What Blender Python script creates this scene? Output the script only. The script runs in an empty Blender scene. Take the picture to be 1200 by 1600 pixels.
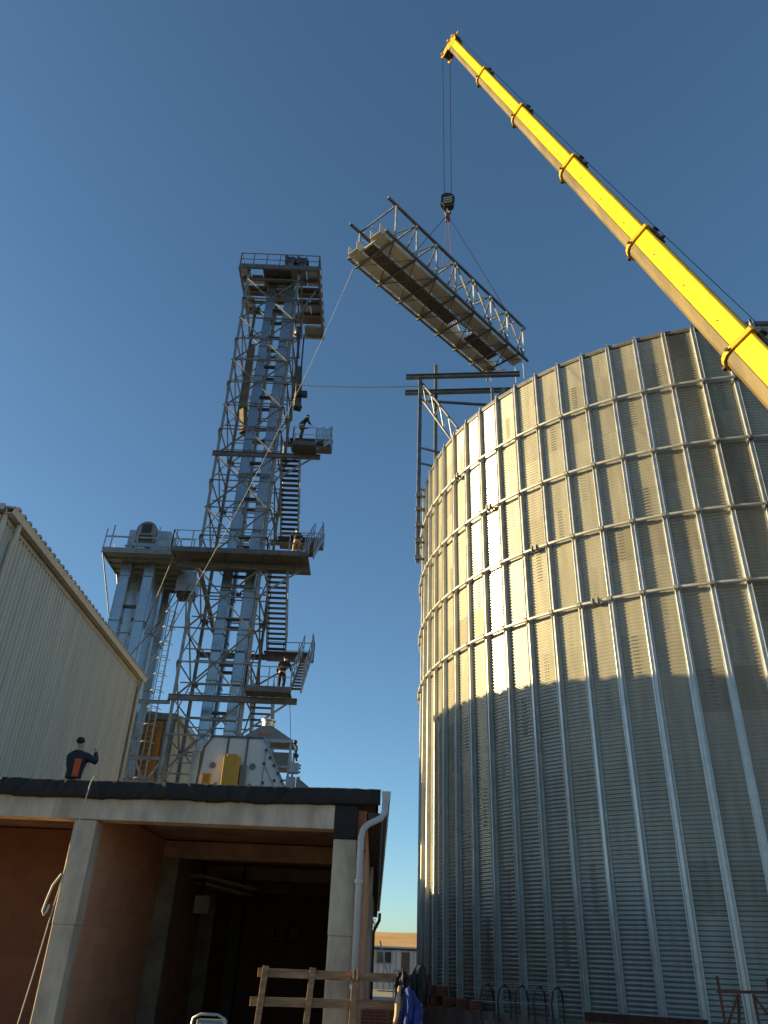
import bpy, math, random
from math import sin, cos, pi, radians, hypot, atan2, sqrt
from mathutils import Vector, Matrix
random.seed(7)
S = bpy.context.scene
COL = S.collection
V = Vector

# ------------------------------------------------------------------ camera
F_PX, PITCH, ROLL, EYE = 1201.165, radians(30.403), radians(2.442), 1.6
cd = bpy.data.cameras.new('camera'); cam = bpy.data.objects.new('camera', cd); COL.objects.link(cam)
cd.sensor_fit = 'VERTICAL'; cd.sensor_height = 36.0; cd.lens = 36.0 * F_PX / 1600.0
cd.clip_start = 0.1; cd.clip_end = 6000
fw = V((0, cos(PITCH), sin(PITCH))); r0 = V((1, 0, 0)); u0 = V((0, -sin(PITCH), cos(PITCH)))
rt = r0 * cos(ROLL) + u0 * sin(ROLL); up = -r0 * sin(ROLL) + u0 * cos(ROLL)
cam.matrix_world = Matrix(((rt.x, up.x, -fw.x, 0), (rt.y, up.y, -fw.y, 0), (rt.z, up.z, -fw.z, EYE), (0, 0, 0, 1)))
S.camera = cam

# ------------------------------------------------------------------ sky and sun
SUN_EL, SUN_AZ = radians(7.2), radians(173.0)           # azimuth counted from +X towards +Y
SUN_DIR = V((cos(SUN_AZ) * cos(SUN_EL), sin(SUN_AZ) * cos(SUN_EL), sin(SUN_EL)))
W = bpy.data.worlds.new('World'); S.world = W; W.use_nodes = True
wn = W.node_tree.nodes; wl = W.node_tree.links
bg = wn['Background']; sky = wn.new('ShaderNodeTexSky'); sky.sky_type = 'NISHITA'; sky.sun_disc = False
sky.sun_elevation = SUN_EL; sky.sun_rotation = pi / 2 - SUN_AZ
sky.altitude = 100; sky.air_density = 0.72; sky.dust_density = 0.6; sky.ozone_density = 2.6
wb = wn.new('ShaderNodeMixRGB'); wb.blend_type = 'MULTIPLY'; wb.inputs[0].default_value = 1.0; wb.inputs[2].default_value = (0.96, 1.0, 0.91, 1)   # camera white balance of the sky light
wl.new(sky.outputs[0], wb.inputs[1]); wl.new(wb.outputs[0], bg.inputs[0]); bg.inputs[1].default_value = 0.080
sd = bpy.data.lights.new('sun', 'SUN'); sun = bpy.data.objects.new('sun', sd); COL.objects.link(sun)
sd.energy = 5.0; sd.angle = radians(0.5); sd.color = (1.0, 0.74, 0.33)
sun.rotation_euler = SUN_DIR.to_track_quat('Z', 'Y').to_euler(); sun.location = (-60, 10, 30)
S.view_settings.view_transform = 'Standard'; S.view_settings.look = 'None'
S.view_settings.exposure = 1.80; S.view_settings.gamma = 1.0
S.cycles.max_bounces = 6; S.cycles.caustics_reflective = False; S.cycles.caustics_refractive = False

# ------------------------------------------------------------------ materials
def mat(name, col, rough=0.6, metal=0.0, var=0.0, vscale=3.0, bump=0.0, bscale=20.0, col2=None, stretch=(1, 1, 1), spec=0.5):
    m = bpy.data.materials.new(name); m.use_nodes = True
    n = m.node_tree.nodes; l = m.node_tree.links; p = n['Principled BSDF']
    p.inputs['Roughness'].default_value = rough; p.inputs['Metallic'].default_value = metal
    p.inputs['Base Color'].default_value = (*col, 1); p.inputs['Specular IOR Level'].default_value = spec
    tc = n.new('ShaderNodeTexCoord'); mp = n.new('ShaderNodeMapping'); mp.inputs['Scale'].default_value = stretch
    l.new(tc.outputs['Object'], mp.inputs['Vector'])
    if var > 0 or col2:
        nz = n.new('ShaderNodeTexNoise'); nz.inputs['Scale'].default_value = vscale; nz.inputs['Detail'].default_value = 6
        nz.inputs['Roughness'].default_value = 0.65
        l.new(mp.outputs[0], nz.inputs['Vector'])
        rp = n.new('ShaderNodeValToRGB'); e = rp.color_ramp.elements
        c2 = col2 or tuple(min(1, c * (1 + var)) for c in col)
        c1 = col if col2 else tuple(c * (1 - var) for c in col)
        e[0].position = 0.36; e[0].color = (*c1, 1); e[1].position = 0.66; e[1].color = (*c2, 1)
        l.new(nz.outputs['Fac'], rp.inputs[0]); l.new(rp.outputs[0], p.inputs['Base Color'])
        mr = n.new('ShaderNodeMapRange'); mr.inputs[3].default_value = max(0.05, rough - 0.1); mr.inputs[4].default_value = min(1, rough + 0.12)
        l.new(nz.outputs['Fac'], mr.inputs[0]); l.new(mr.outputs[0], p.inputs['Roughness'])
    if bump > 0:
        nb = n.new('ShaderNodeTexNoise'); nb.inputs['Scale'].default_value = bscale; nb.inputs['Detail'].default_value = 8
        l.new(mp.outputs[0], nb.inputs['Vector'])
        b = n.new('ShaderNodeBump'); b.inputs['Strength'].default_value = bump; b.inputs['Distance'].default_value = 0.02
        l.new(nb.outputs['Fac'], b.inputs['Height']); l.new(b.outputs[0], p.inputs['Normal'])
    return m

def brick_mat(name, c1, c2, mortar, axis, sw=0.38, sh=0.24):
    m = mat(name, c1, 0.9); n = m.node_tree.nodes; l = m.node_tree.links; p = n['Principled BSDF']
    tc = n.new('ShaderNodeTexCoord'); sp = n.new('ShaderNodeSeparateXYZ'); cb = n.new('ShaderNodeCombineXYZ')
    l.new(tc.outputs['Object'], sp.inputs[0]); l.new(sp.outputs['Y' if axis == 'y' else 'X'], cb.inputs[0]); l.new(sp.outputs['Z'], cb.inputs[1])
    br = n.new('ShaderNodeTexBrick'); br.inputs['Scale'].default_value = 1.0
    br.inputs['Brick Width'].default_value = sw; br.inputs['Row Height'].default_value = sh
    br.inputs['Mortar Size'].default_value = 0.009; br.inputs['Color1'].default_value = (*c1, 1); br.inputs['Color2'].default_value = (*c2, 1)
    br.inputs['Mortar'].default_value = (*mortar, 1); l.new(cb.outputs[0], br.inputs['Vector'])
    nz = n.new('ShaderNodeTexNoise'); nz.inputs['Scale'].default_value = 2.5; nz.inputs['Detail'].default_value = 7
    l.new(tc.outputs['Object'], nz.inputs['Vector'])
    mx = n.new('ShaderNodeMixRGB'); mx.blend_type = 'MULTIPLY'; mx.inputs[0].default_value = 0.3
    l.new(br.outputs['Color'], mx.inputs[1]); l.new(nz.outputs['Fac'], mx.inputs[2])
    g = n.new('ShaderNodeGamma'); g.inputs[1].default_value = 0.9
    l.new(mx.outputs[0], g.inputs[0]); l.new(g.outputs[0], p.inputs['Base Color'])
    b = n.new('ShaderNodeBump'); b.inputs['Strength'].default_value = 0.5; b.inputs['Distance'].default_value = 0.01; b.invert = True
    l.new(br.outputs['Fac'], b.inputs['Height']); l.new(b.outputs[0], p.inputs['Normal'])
    return m

def silo_mat():
    m = mat('galvanised corrugated sheet', (0.4, 0.4, 0.4), 0.3, 0.42); n = m.node_tree.nodes; l = m.node_tree.links; p = n['Principled BSDF']
    at = n.new('ShaderNodeAttribute'); at.attribute_name = 'sheet'
    rp = n.new('ShaderNodeValToRGB'); e = rp.color_ramp.elements
    e[0].color = (0.31, 0.285, 0.225, 1); e[1].color = (0.405, 0.39, 0.325, 1); q_ = e.new(0.14); q_.color = (0.36, 0.345, 0.285, 1)
    l.new(at.outputs['Fac'], rp.inputs[0])
    tc = n.new('ShaderNodeTexCoord'); mp = n.new('ShaderNodeMapping'); mp.inputs['Scale'].default_value = (1, 1, 0.12)
    nz = n.new('ShaderNodeTexNoise'); nz.inputs['Scale'].default_value = 5; nz.inputs['Detail'].default_value = 6
    l.new(tc.outputs['Object'], mp.inputs[0]); l.new(mp.outputs[0], nz.inputs['Vector'])
    mx = n.new('ShaderNodeMixRGB'); mx.blend_type = 'MULTIPLY'; mx.inputs[0].default_value = 0.5
    l.new(rp.outputs[0], mx.inputs[1]); l.new(nz.outputs['Fac'], mx.inputs[2]); l.new(mx.outputs[0], p.inputs['Base Color'])
    mr = n.new('ShaderNodeMapRange'); mr.inputs[3].default_value = 0.23; mr.inputs[4].default_value = 0.27
    l.new(at.outputs['Fac'], mr.inputs[0]); l.new(mr.outputs[0], p.inputs['Roughness'])
    return m

M = dict(
    silo=silo_mat(),
    galv=mat('galvanised steel', (0.28, 0.31, 0.34), 0.45, 0.85, 0.18, 2.5, 0.05, 30),
    galv_bright=mat('bright galvanised steel', (0.48, 0.49, 0.48), 0.36, 0.6, 0.12, 3.0),
    truss=mat('grey truss steel', (0.12, 0.125, 0.13), 0.5, 0.4, 0.25, 3.0),
    galv_dull=mat('weathered galvanised steel', (0.20, 0.21, 0.22), 0.55, 0.6, 0.25, 3.0),
    trunk=mat('galvanised trunk sheet', (0.33, 0.385, 0.425), 0.26, 0.85, 0.08, 0.8, 0, 6),
    beam=mat('dark primer steel', (0.11, 0.115, 0.125), 0.5, 0.3, 0.3, 4.0),
    ply=mat('brown deck sheet', (0.095, 0.08, 0.064), 0.75, 0, 0.25, 2.0),
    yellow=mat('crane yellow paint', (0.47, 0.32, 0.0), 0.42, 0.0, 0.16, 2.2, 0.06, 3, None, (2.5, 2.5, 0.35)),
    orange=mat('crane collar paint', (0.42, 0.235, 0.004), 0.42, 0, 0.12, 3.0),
    belly=mat('shaded boom underside', (0.085, 0.062, 0.022), 0.6, 0.0, 0.35, 1.4, 0, 20, None, (1, 1, 0.12)),  # shade put into the colour; the sun would light this underside
    black=mat('black rubber', (0.015, 0.015, 0.016), 0.6),
    darkmetal=mat('dark grey metal', (0.05, 0.05, 0.055), 0.45, 0.5, 0.3, 4.0),
    rope=mat('white rope', (0.45, 0.41, 0.33), 0.85),
    wire=mat('steel wire', (0.012, 0.012, 0.014), 0.8, 0.0, spec=0.1),
    sling=mat('red sling', (0.13, 0.05, 0.045), 0.8),
    concrete=mat('cast concrete', (0.46, 0.37, 0.285), 0.85, 0, 0.28, 2.6, 0.4, 14, None, (1, 1, 0.35)),
    foundation=mat('raw concrete foundation', (0.26, 0.21, 0.165), 0.9, 0, 0.35, 2.0, 0.4, 10),
    membrane=mat('bitumen membrane', (0.013, 0.014, 0.017), 0.75, 0, 0, 2.2, 0.9, 4, (0.028, 0.026, 0.024), spec=0.25),
    soffit=mat('dark timber soffit', (0.07, 0.045, 0.032), 0.85, 0, 0.3, 4, 0.2, 30, None, (6, 0.3, 1)),
    inner_concrete=mat('dark inner concrete', (0.22, 0.17, 0.12), 0.9, 0, 0.3, 2.0, 0.3, 12),  # inner columns darker and browner than the front concrete
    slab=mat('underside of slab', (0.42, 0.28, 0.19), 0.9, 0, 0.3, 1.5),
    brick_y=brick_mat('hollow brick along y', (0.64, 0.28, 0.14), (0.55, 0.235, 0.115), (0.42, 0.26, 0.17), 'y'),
    brick_x=brick_mat('shaded brick along x', (0.26, 0.095, 0.045), (0.22, 0.08, 0.04), (0.22, 0.11, 0.07), 'x'),  # darker copy of the brick; shade of the bays put into its colour
    block=mat('terracotta block', (0.34, 0.11, 0.055), 0.9, 0, 0.2, 4, 0.3, 25),
    pvc=mat('white pvc', (0.40, 0.40, 0.40), 0.35, 0, 0.06, 2),
    cladding=mat('pale corrugated cladding', (0.46, 0.455, 0.40), 0.5, 0.0, 0.12, 1.2, 0, 20, None, (1.5, 3, 0.12)),
    cladding_trim=mat('cladding trim', (0.46, 0.42, 0.35), 0.45, 0.0, 0.12, 1.0),
    cream=mat('cream cladding', (0.52, 0.48, 0.38), 0.6, 0, 0.1, 1.0),
    roofsheet=mat('grey roof sheet', (0.33, 0.33, 0.32), 0.5, 0.2, 0.15, 1.0),
    door=mat('orange brown door', (0.42, 0.20, 0.045), 0.6, 0, 0.25, 2.0, 0, 20, None, (1, 1, 0.2)),
    machine=mat('white machine enamel', (0.60, 0.63, 0.64), 0.4, 0.1, 0.06, 1.5),
    machine_yellow=mat('mustard duct paint', (0.52, 0.33, 0.03), 0.45, 0, 0.06, 2),
    trough=mat('trough sheet with ground bounce', (0.50, 0.47, 0.40), 0.5, 0.35, 0.14, 1.5),  # galvanised sheet; tan of sunlit ground bounce put into the colour
    grating=mat('platform grating', (0.085, 0.09, 0.095), 0.6, 0.4, 0.25, 3.0),
    hood=mat('grey hood sheet', (0.16, 0.185, 0.195), 0.55, 0.3, 0.12, 2),
    red=mat('red print', (0.45, 0.05, 0.04), 0.6),
    wood=mat('rough sawn wood', (0.26, 0.15, 0.08), 0.85, 0, 0.4, 5, 0.3, 40, None, (0.6, 4, 4)),
    wood_new=mat('fresh sawn wood', (0.55, 0.36, 0.16), 0.8, 0, 0.2, 5),
    cabin=mat('white cabin panel', (0.62, 0.64, 0.66), 0.5, 0, 0.05, 1),
    cabin_door=mat('brown cabin door', (0.13, 0.085, 0.07), 0.6, 0, 0.1, 2),
    glass=mat('dark window glass', (0.04, 0.045, 0.05), 0.08, 0, 0, spec=0.8),
    rust=mat('rusty steel', (0.10, 0.035, 0.022), 0.85, 0.1, 0.4, 8),
    soil=mat('packed soil', (0.23, 0.205, 0.175), 0.95, 0, 0, 0.6, 0.5, 3, (0.31, 0.28, 0.235)),
    grass=mat('dry grass hillside', (0.50, 0.26, 0.07), 0.95, 0, 0, 0.06, 0.9, 0.8, (0.66, 0.38, 0.12)),
    leaf=mat('dark leaves', (0.03, 0.045, 0.02), 0.8, 0, 0.4, 3),
    bark=mat('bark', (0.08, 0.06, 0.045), 0.9),
    skin=mat('skin', (0.50, 0.30, 0.21), 0.55, 0, 0.08, 12),
    hair=mat('dark hair', (0.02, 0.016, 0.013), 0.7),
    navy=mat('navy work jacket', (0.018, 0.02, 0.028), 0.85, 0, 0.3, 8, 0.4, 18),
    dark_cloth=mat('black work cloth', (0.014, 0.013, 0.014), 0.9, 0, 0.3, 8, 0.4, 18),
    tan_cloth=mat('tan trousers', (0.30, 0.18, 0.115), 0.85, 0, 0.25, 8, 0.3, 18),
    hivis=mat('orange jacket panel', (0.62, 0.085, 0.02), 0.75, 0, 0.15, 8),
    belt=mat('pale harness', (0.55, 0.44, 0.28), 0.7),
    blue_cloth=mat('blue cloth', (0.012, 0.026, 0.16), 0.8, 0, 0.3, 6, 0.5, 12),
    purple_cloth=mat('dark violet cloth', (0.028, 0.02, 0.035), 0.85, 0, 0.3, 6, 0.5, 12),
    beige_cloth=mat('beige cloth', (0.36, 0.24, 0.17), 0.85, 0, 0.3, 6, 0.5, 12),
)

# ------------------------------------------------------------------ building helpers
ROOT = {}
def tag(o, label=None, cat=None, group=None, kind=None):
    if label: o['label'] = label
    if cat: o['category'] = cat
    if group: o['group'] = group
    if kind: o['kind'] = kind
    return o
def thing(name, loc, label, cat, group=None):
    o = bpy.data.objects.new(name, None); COL.objects.link(o); o.location = loc; o.empty_display_size = 0.3
    ROOT[o.name] = V(loc)
    return tag(o, label, cat, group)

def frame(d, upv=None):
    d = d.normalized(); upv = V(upv) if upv is not None else V((0, 0, 1))
    if abs(d.dot(upv)) > 0.985: upv = V((0, 1, 0)) if abs(d.y) < 0.9 else V((1, 0, 0))
    s = d.cross(upv).normalized(); t = s.cross(d).normalized()
    return d, s, t

class MB:
    def __init__(s): s.v = []; s.f = []; s.m = []
    def add(s, vs, fs, mi=0):
        b = len(s.v); s.v += [tuple(p) for p in vs]; s.f += [tuple(i + b for i in f) for f in fs]; s.m += [mi] * len(fs); return s
    def box(s, x0, x1, y0, y1, z0, z1, mi=0):
        return s.add([(x0, y0, z0), (x1, y0, z0), (x1, y1, z0), (x0, y1, z0), (x0, y0, z1), (x1, y0, z1), (x1, y1, z1), (x0, y1, z1)],
                     [(3, 2, 1, 0), (4, 5, 6, 7), (0, 1, 5, 4), (1, 2, 6, 5), (2, 3, 7, 6), (3, 0, 4, 7)], mi)
    def sect(s, p, q, poly, upv=None, mi=0, caps=True, poly2=None):
        p = V(p); q = V(q); d, a, t = frame(q - p, upv); n = len(poly); poly2 = poly2 or poly
        vs = [p + a * x + t * y for x, y in poly] + [q + a * x + t * y for x, y in poly2]
        fs = [(i, (i + 1) % n, n + (i + 1) % n, n + i) for i in range(n)]
        if caps: fs += [tuple(reversed(range(n))), tuple(range(n, 2 * n))]
        return s.add(vs, fs, mi)
    def bar(s, p, q, w, h=None, upv=None, mi=0):
        h = h or w; w /= 2; h /= 2
        return s.sect(p, q, [(-w, -h), (w, -h), (w, h), (-w, h)], upv, mi)
    def angle(s, p, q, a, t=0.008, upv=None, flip=1, mi=0):
        f = flip
        return s.sect(p, q, [(0, 0), (f * a, 0), (f * a, t), (f * t, t), (f * t, a), (0, a)], upv, mi)
    def ibeam(s, p, q, h, b, t=0.014, upv=None, mi=0):
        h /= 2; b /= 2; w = t / 2
        return s.sect(p, q, [(-b, -h), (b, -h), (b, -h + t), (w, -h + t), (w, h - t), (b, h - t), (b, h), (-b, h), (-b, h - t), (-w, h - t), (-w, -h + t), (-b, -h + t)], upv, mi)
    def tube(s, pts, r, n=8, closed=False, mi=0, caps=True):
        pts = [V(p) for p in pts]; k = len(pts); vs = []; fs = []
        rr = r if isinstance(r, (list, tuple)) else [r] * k
        prev = None
        for i, p in enumerate(pts):
            if closed: d = pts[(i + 1) % k] - pts[i - 1]
            else: d = pts[min(i + 1, k - 1)] - pts[max(i - 1, 0)]
            d, a, t = frame(d)
            if prev is not None:
                a2 = prev - d * prev.dot(d)
                if a2.length > 1e-4: a = a2.normalized(); t = a.cross(d)
            prev = a
            vs += [p + (a * cos(2 * pi * j / n) + t * sin(2 * pi * j / n)) * rr[i] for j in range(n)]
        for i in range(k if closed else k - 1):
            i2 = (i + 1) % k
            fs += [(i * n + j, i * n + (j + 1) % n, i2 * n + (j + 1) % n, i2 * n + j) for j in range(n)]
        if caps and not closed: fs += [tuple(reversed(range(n))), tuple(range((k - 1) * n, k * n))]
        return s.add(vs, fs, mi)
    def prism(s, poly, ext, mi=0):
        n = len(poly); e = V(ext); vs = [V(p) for p in poly] + [V(p) + e for p in poly]
        return s.add(vs, [(i, (i + 1) % n, n + (i + 1) % n, n + i) for i in range(n)] + [tuple(reversed(range(n))), tuple(range(n, 2 * n))], mi)
    def ball(s, c, r, nu=12, nv=8, mi=0):
        c = V(c); rx, ry, rz = r if isinstance(r, (list, tuple)) else (r, r, r)
        vs = [(c.x, c.y, c.z - rz)]
        for i in range(1, nv):
            a = -pi / 2 + pi * i / nv
            vs += [(c.x + rx * cos(a) * cos(2 * pi * j / nu), c.y + ry * cos(a) * sin(2 * pi * j / nu), c.z + rz * sin(a)) for j in range(nu)]
        vs.append((c.x, c.y, c.z + rz)); top = len(vs) - 1
        fs = [(0, 1 + (j + 1) % nu, 1 + j) for j in range(nu)]
        for i in range(nv - 2):
            b = 1 + i * nu
            fs += [(b + j, b + (j + 1) % nu, b + nu + (j + 1) % nu, b + nu + j) for j in range(nu)]
        b = 1 + (nv - 2) * nu
        fs += [(b + j, b + (j + 1) % nu, top) for j in range(nu)]
        return s.add(vs, fs, mi)
    def disc(s, c, nrm, r, depth, n=16, mi=0):
        c = V(c); d = V(nrm).normalized()
        return s.tube([c, c + d * depth], r, n, mi=mi)
    def build(s, name, m, parent=None, smooth=False, bevel=0, recalc=True):
        me = bpy.data.meshes.new(name); me.from_pydata(s.v, [], s.f)
        ms = m if isinstance(m, (list, tuple)) else [m]
        for x in ms: me.materials.append(M[x] if isinstance(x, str) else x)
        if len(ms) > 1: me.polygons.foreach_set('material_index', s.m)
        if recalc:
            import bmesh
            bm = bmesh.new(); bm.from_mesh(me); bmesh.ops.recalc_face_normals(bm, faces=bm.faces[:]); bm.to_mesh(me); bm.free()
        if smooth: me.polygons.foreach_set('use_smooth', [True] * len(me.polygons))
        me.update()
        o = bpy.data.objects.new(name, me); COL.objects.link(o)
        if smooth == 'angle':
            try: me.set_sharp_from_angle(angle=radians(35))
            except Exception: pass
        if bevel:
            b = o.modifiers.new('edge', 'BEVEL'); b.width = bevel; b.segments = 2; b.limit_method = 'ANGLE'
        if parent is not None:
            o.parent = parent
            if parent.name in ROOT: o.location = -ROOT[parent.name]
        return o

def lerp(a, b, t): return V(a) + (V(b) - V(a)) * t

# ================================================================== SETTING
g = MB(); n = 60
g.add([(-2500, -2500, 0), (2500, -2500, 0), (2500, 2500, 0), (-2500, 2500, 0)], [(0, 1, 2, 3)])
tag(g.build('ground', 'soil', recalc=False), 'packed brown earth of the building site', 'ground', kind='structure')
h = MB(); nx, ny = 90, 30
vs = []
for j in range(ny + 1):
    for i in range(nx + 1):
        x = -420 + 900 * i / nx; y = 130 + 300 * j / ny
        t = min(1, (y - 130) / 175); s_ = t * t * (3 - 2 * t)
        z = -0.5 + 11.0 * s_ + (0.25 * sin(x * 0.06) + 0.35 * sin(x * 0.023 + 1) + 0.2 * sin(y * 0.1 + x * 0.11)) * s_
        vs.append((x, y, z))
h.add(vs, [(j * (nx + 1) + i, j * (nx + 1) + i + 1, (j + 1) * (nx + 1) + i + 1, (j + 1) * (nx + 1) + i) for j in range(ny) for i in range(nx)])
tag(h.build('hillside', 'grass', smooth=True), 'low hillside of dry golden grass on the horizon', 'hill', kind='structure')

# ================================================================== SILO
CX, CY, R, H, ZB = 13.31, 29.908, 11.42, 20.321, 0.6
NR = 78; DA = 2 * pi / NR; PH0 = radians(193.499); RSP = 2.336
silo = thing('grain_silo', (CX, CY, 0), 'huge round galvanised grain silo of corrugated sheets, still without a roof', 'silo')
def sp(a, r, z): return V((CX + r * cos(a), CY + r * sin(a), z))
pitch, per = RSP / 22.5, 6
rows = int((H - ZB) / pitch * per) + 1
zs = [ZB + (H - ZB) * i / rows for i in range(rows + 1)]
vs = []; fs = []; sheet = []
rnd = random.Random(3)
shv = {}
for k in range(NR):
    a0 = PH0 + DA * k; a1 = a0 + DA; b = len(vs)
    for z in zs:
        r = R + 0.0108 * sin(2 * pi * (H - z) / pitch)
        vs.append(sp(a0, r, z)); vs.append(sp(a1, r, z))
    for i in range(rows):
        fs.append((b + 2 * i, b + 2 * i + 1, b + 2 * i + 3, b + 2 * i + 2))
        tier = int((H - zs[i] - 1e-4) / (RSP / 2)); key = ((k + tier) // 3, tier)
        if key not in shv: shv[key] = rnd.random()
        sheet.append(shv[key])
w = MB(); w.v = [tuple(p) for p in vs]; w.f = fs; w.m = [0] * len(fs)
wo = w.build('corrugated_wall', 'silo', silo, smooth=True, recalc=False)
at = wo.data.attributes.new('sheet', 'FLOAT', 'FACE'); at.data.foreach_set('value', sheet)
RP = [(-0.105, -0.012), (-0.062, -0.012), (-0.060, 0.115), (-0.050, 0.12), (-0.040, 0.088), (0.040, 0.088), (0.050, 0.12), (0.060, 0.115), (0.062, -0.012), (0.105, -0.012), (0.105, -0.018), (-0.105, -0.018)]
for k in range(NR):
    a = PH0 + DA * k; rb = MB()
    rad = V((cos(a), sin(a), 0)); tg = V((-sin(a), cos(a), 0)); base = V((CX, CY, 0)) + rad * (R + 0.022)
    poly = [base + tg * x + rad * y for x, y in RP]
    for z0, z1 in [(ZB, 4.9), (4.903, 9.6), (9.603, 14.4), (14.403, H - 0.02)]:
        rb.prism([p + V((0, 0, z0)) for p in poly], (0, 0, z1 - z0))
    rb.prism([base + tg * -0.14 + V((0, 0, ZB)), base + tg * 0.14 + V((0, 0, ZB)), base + tg * 0.14 + rad * 0.2 + V((0, 0, ZB)), base + tg * -0.14 + rad * 0.2 + V((0, 0, ZB))], (0, 0, 0.012))
    rb.build('rib', 'galv_bright', silo)
for j in range(1, 5):
    z = H - RSP * j; ring = MB()
    ring.tube([sp(PH0 + DA * k, R + 0.2, z) for k in range(NR)], 0.05, 8, closed=True)
    ro = ring.build('wind_ring', 'galv_bright', silo, smooth=True)
    far = MB()
    for k in range(-3, NR - 3):
        cl = MB() if k < 21 else far
        a = PH0 + DA * k; tg = V((-sin(a), cos(a), 0)); p = sp(a, R + 0.2, z)
        cl.tube([p - tg * 0.06, p + tg * 0.06], 0.075, 8)
        cl.bar(sp(a, R + 0.10, z - 0.03), sp(a, R + 0.2, z - 0.03), 0.08, 0.1)
        if k < 21: cl.build('ring_clamp', 'galv_dull', ro)
    tag(far.build('ring_clamp', 'galv_dull', ro), kind='stuff')
    for k in range(0, 18):
        if (k * 5 + j * 3) % 13: continue
        a = PH0 + DA * (k + 0.55); tg = V((-sin(a), cos(a), 0)); q = sp(a, R + 0.2, z)
        cl = MB(); cl.bar(q - tg * 0.12, q + tg * 0.12, 0.13, 0.12); cl.bar(q - tg * 0.1, q - tg * 0.06, 0.2, 0.2); cl.bar(q + tg * 0.06, q + tg * 0.1, 0.2, 0.2); cl.build('ring_coupling', 'galv_dull', ro)
bo = MB()
for k in range(-2, 36):
    for tier in range(17):
        if (k + tier) % 3: continue
        a = PH0 + DA * (k + 0.5); rad = V((cos(a), sin(a), 0)); tg = V((-sin(a), cos(a), 0))
        for i in range(11):
            z = H - (tier * RSP / 2) - (i + 0.25) * pitch
            if z < ZB + 0.1: continue
            for dx in (-0.06, 0.0, 0.06):
                p = V((CX, CY, z)) + rad * (R * cos(DA / 2) + 0.002) + tg * dx; s_ = 0.012
                q = [p + tg * -s_ + V((0, 0, -s_)), p + tg * s_ + V((0, 0, -s_)), p + tg * s_ + V((0, 0, s_)), p + tg * -s_ + V((0, 0, s_))]
                bo.prism(q, rad * 0.016)
bo.build('seam_bolts', 'galv_dull', silo, recalc=False)
rm = MB()
for k in range(NR):
    a0 = PH0 + DA * k; a1 = a0 + DA
    p, q = sp(a0, R + 0.03, H + 0.01), sp(a1, R + 0.03, H + 0.01)
    rm.angle(q, p, 0.09, 0.012, flip=1); rm.tube([p + V((0, 0, -0.05)), q + V((0, 0, -0.05))], 0.03, 6)
    rm.bar(sp(a0, R + 0.05, H - 0.12), sp(a0, R + 0.05, H + 0.17), 0.07, 0.05, (cos(a0), sin(a0), 0))
    rm.bar(sp(a0, R - 0.02, H + 0.1), sp(a0, R - 0.12, H + 0.19), 0.05, 0.03)
rm.build('top_rim', 'beam', silo)
fd = MB(); m_ = 96; vs = []
for r_, z in ((R + 0.38, 0.0), (R + 0.38, ZB), (R - 0.4, ZB), (R - 0.4, 0.0)):
    vs += [sp(2 * pi * i / m_, r_, z) for i in range(m_)]
fd.add(vs, [(q * m_ + i, q * m_ + (i + 1) % m_, (q + 1) * m_ + (i + 1) % m_, (q + 1) * m_ + i) for q in range(3) for i in range(m_)])
fd.build('foundation', 'foundation', silo)

# ================================================================== STEEL MAST BESIDE THE SILO
mast = thing('support_mast', (1.5, 29.2, 16.2), 'grey steel mast with a pair of crossbeams standing beside the silo rim', 'mast')
p = MB(); p.ibeam((1.5, 29.0, 16.2), (1.5, 29.0, 26.15), 0.17, 0.16, 0.02, (1, 0, 0)); p.build('post', 'galv_dull', mast)
p = MB(); p.ibeam((2.35, 30.3, 20.0), (2.35, 30.3, 28.3), 0.16, 0.16, 0.02, (1, 0, 0)); p.build('post', 'galv_dull', mast)
p = MB(); p.ibeam((0.8, 29.0, 26.3), (6.25, 28.42, 26.3), 0.22, 0.18, 0.02); p.build('crossbeam', 'galv_dull', mast)
p = MB(); p.ibeam((0.8, 30.2, 26.3), (6.25, 29.62, 26.3), 0.22, 0.18, 0.02); p.build('crossbeam', 'galv_dull', mast)
p = MB(); p.bar((1.6, 29.6, 25.35), (5.6, 29.85, 25.45), 0.1, 0.1); p.build('tie_bar', 'beam', mast)
for x0, z0, x1, z1 in ((1.6, 26.0, 4.6, 22.4), (1.6, 25.0, 4.6, 21.0)):
    p = MB(); p.bar((x0, 29.05, z0), (x1, 30.2, z1), 0.075, 0.075); p.build('diagonal_brace', 'galv_dull', mast)
p = MB()
for i in range(7):
    t0, t1 = i / 7, (i + 1) / 7
    a0 = lerp((1.6, 29.05, 26.0), (4.6, 30.2, 22.4), t0); b0 = lerp((1.6, 29.05, 25.0), (4.6, 30.2, 21.0), (t0 + t1) / 2); a1 = lerp((1.6, 29.05, 26.0), (4.6, 30.2, 22.4), t1)
    p.tube([a0, b0], 0.022, 6); p.tube([b0, a1], 0.022, 6)
p.build('lattice', 'galv_bright', mast)
for x in (5.05, 5.6):
    p = MB(); p.bar((x, 29.3, 20.1), (x, 29.4, 26.2), 0.13, 0.1); p.build('inner_post', 'galv', mast)
p = MB(); p.bar((3.6, 29.6, 21.5), (5.6, 29.4, 26.2), 0.12, 0.1); p.build('inner_brace', 'galv', mast)
for z in (21.3, 22.15, 19.9, 18.9):
    p = MB(); p.bar((1.45, 29.0, z), (3.2, 29.6, z), 0.075, 0.075); p.build('wall_arm', 'galv_dull', mast)
for z in (16.35, 17.15, 17.95, 18.75, 19.45):
    p = MB(); p.box(1.38, 1.66, 28.88, 29.12, z, z + 0.16); p.bar((1.6, 29.0, z + 0.08), (2.05, 29.3, z + 0.08), 0.06, 0.1); p.build('clamp', 'galv_dull', mast)

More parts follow.
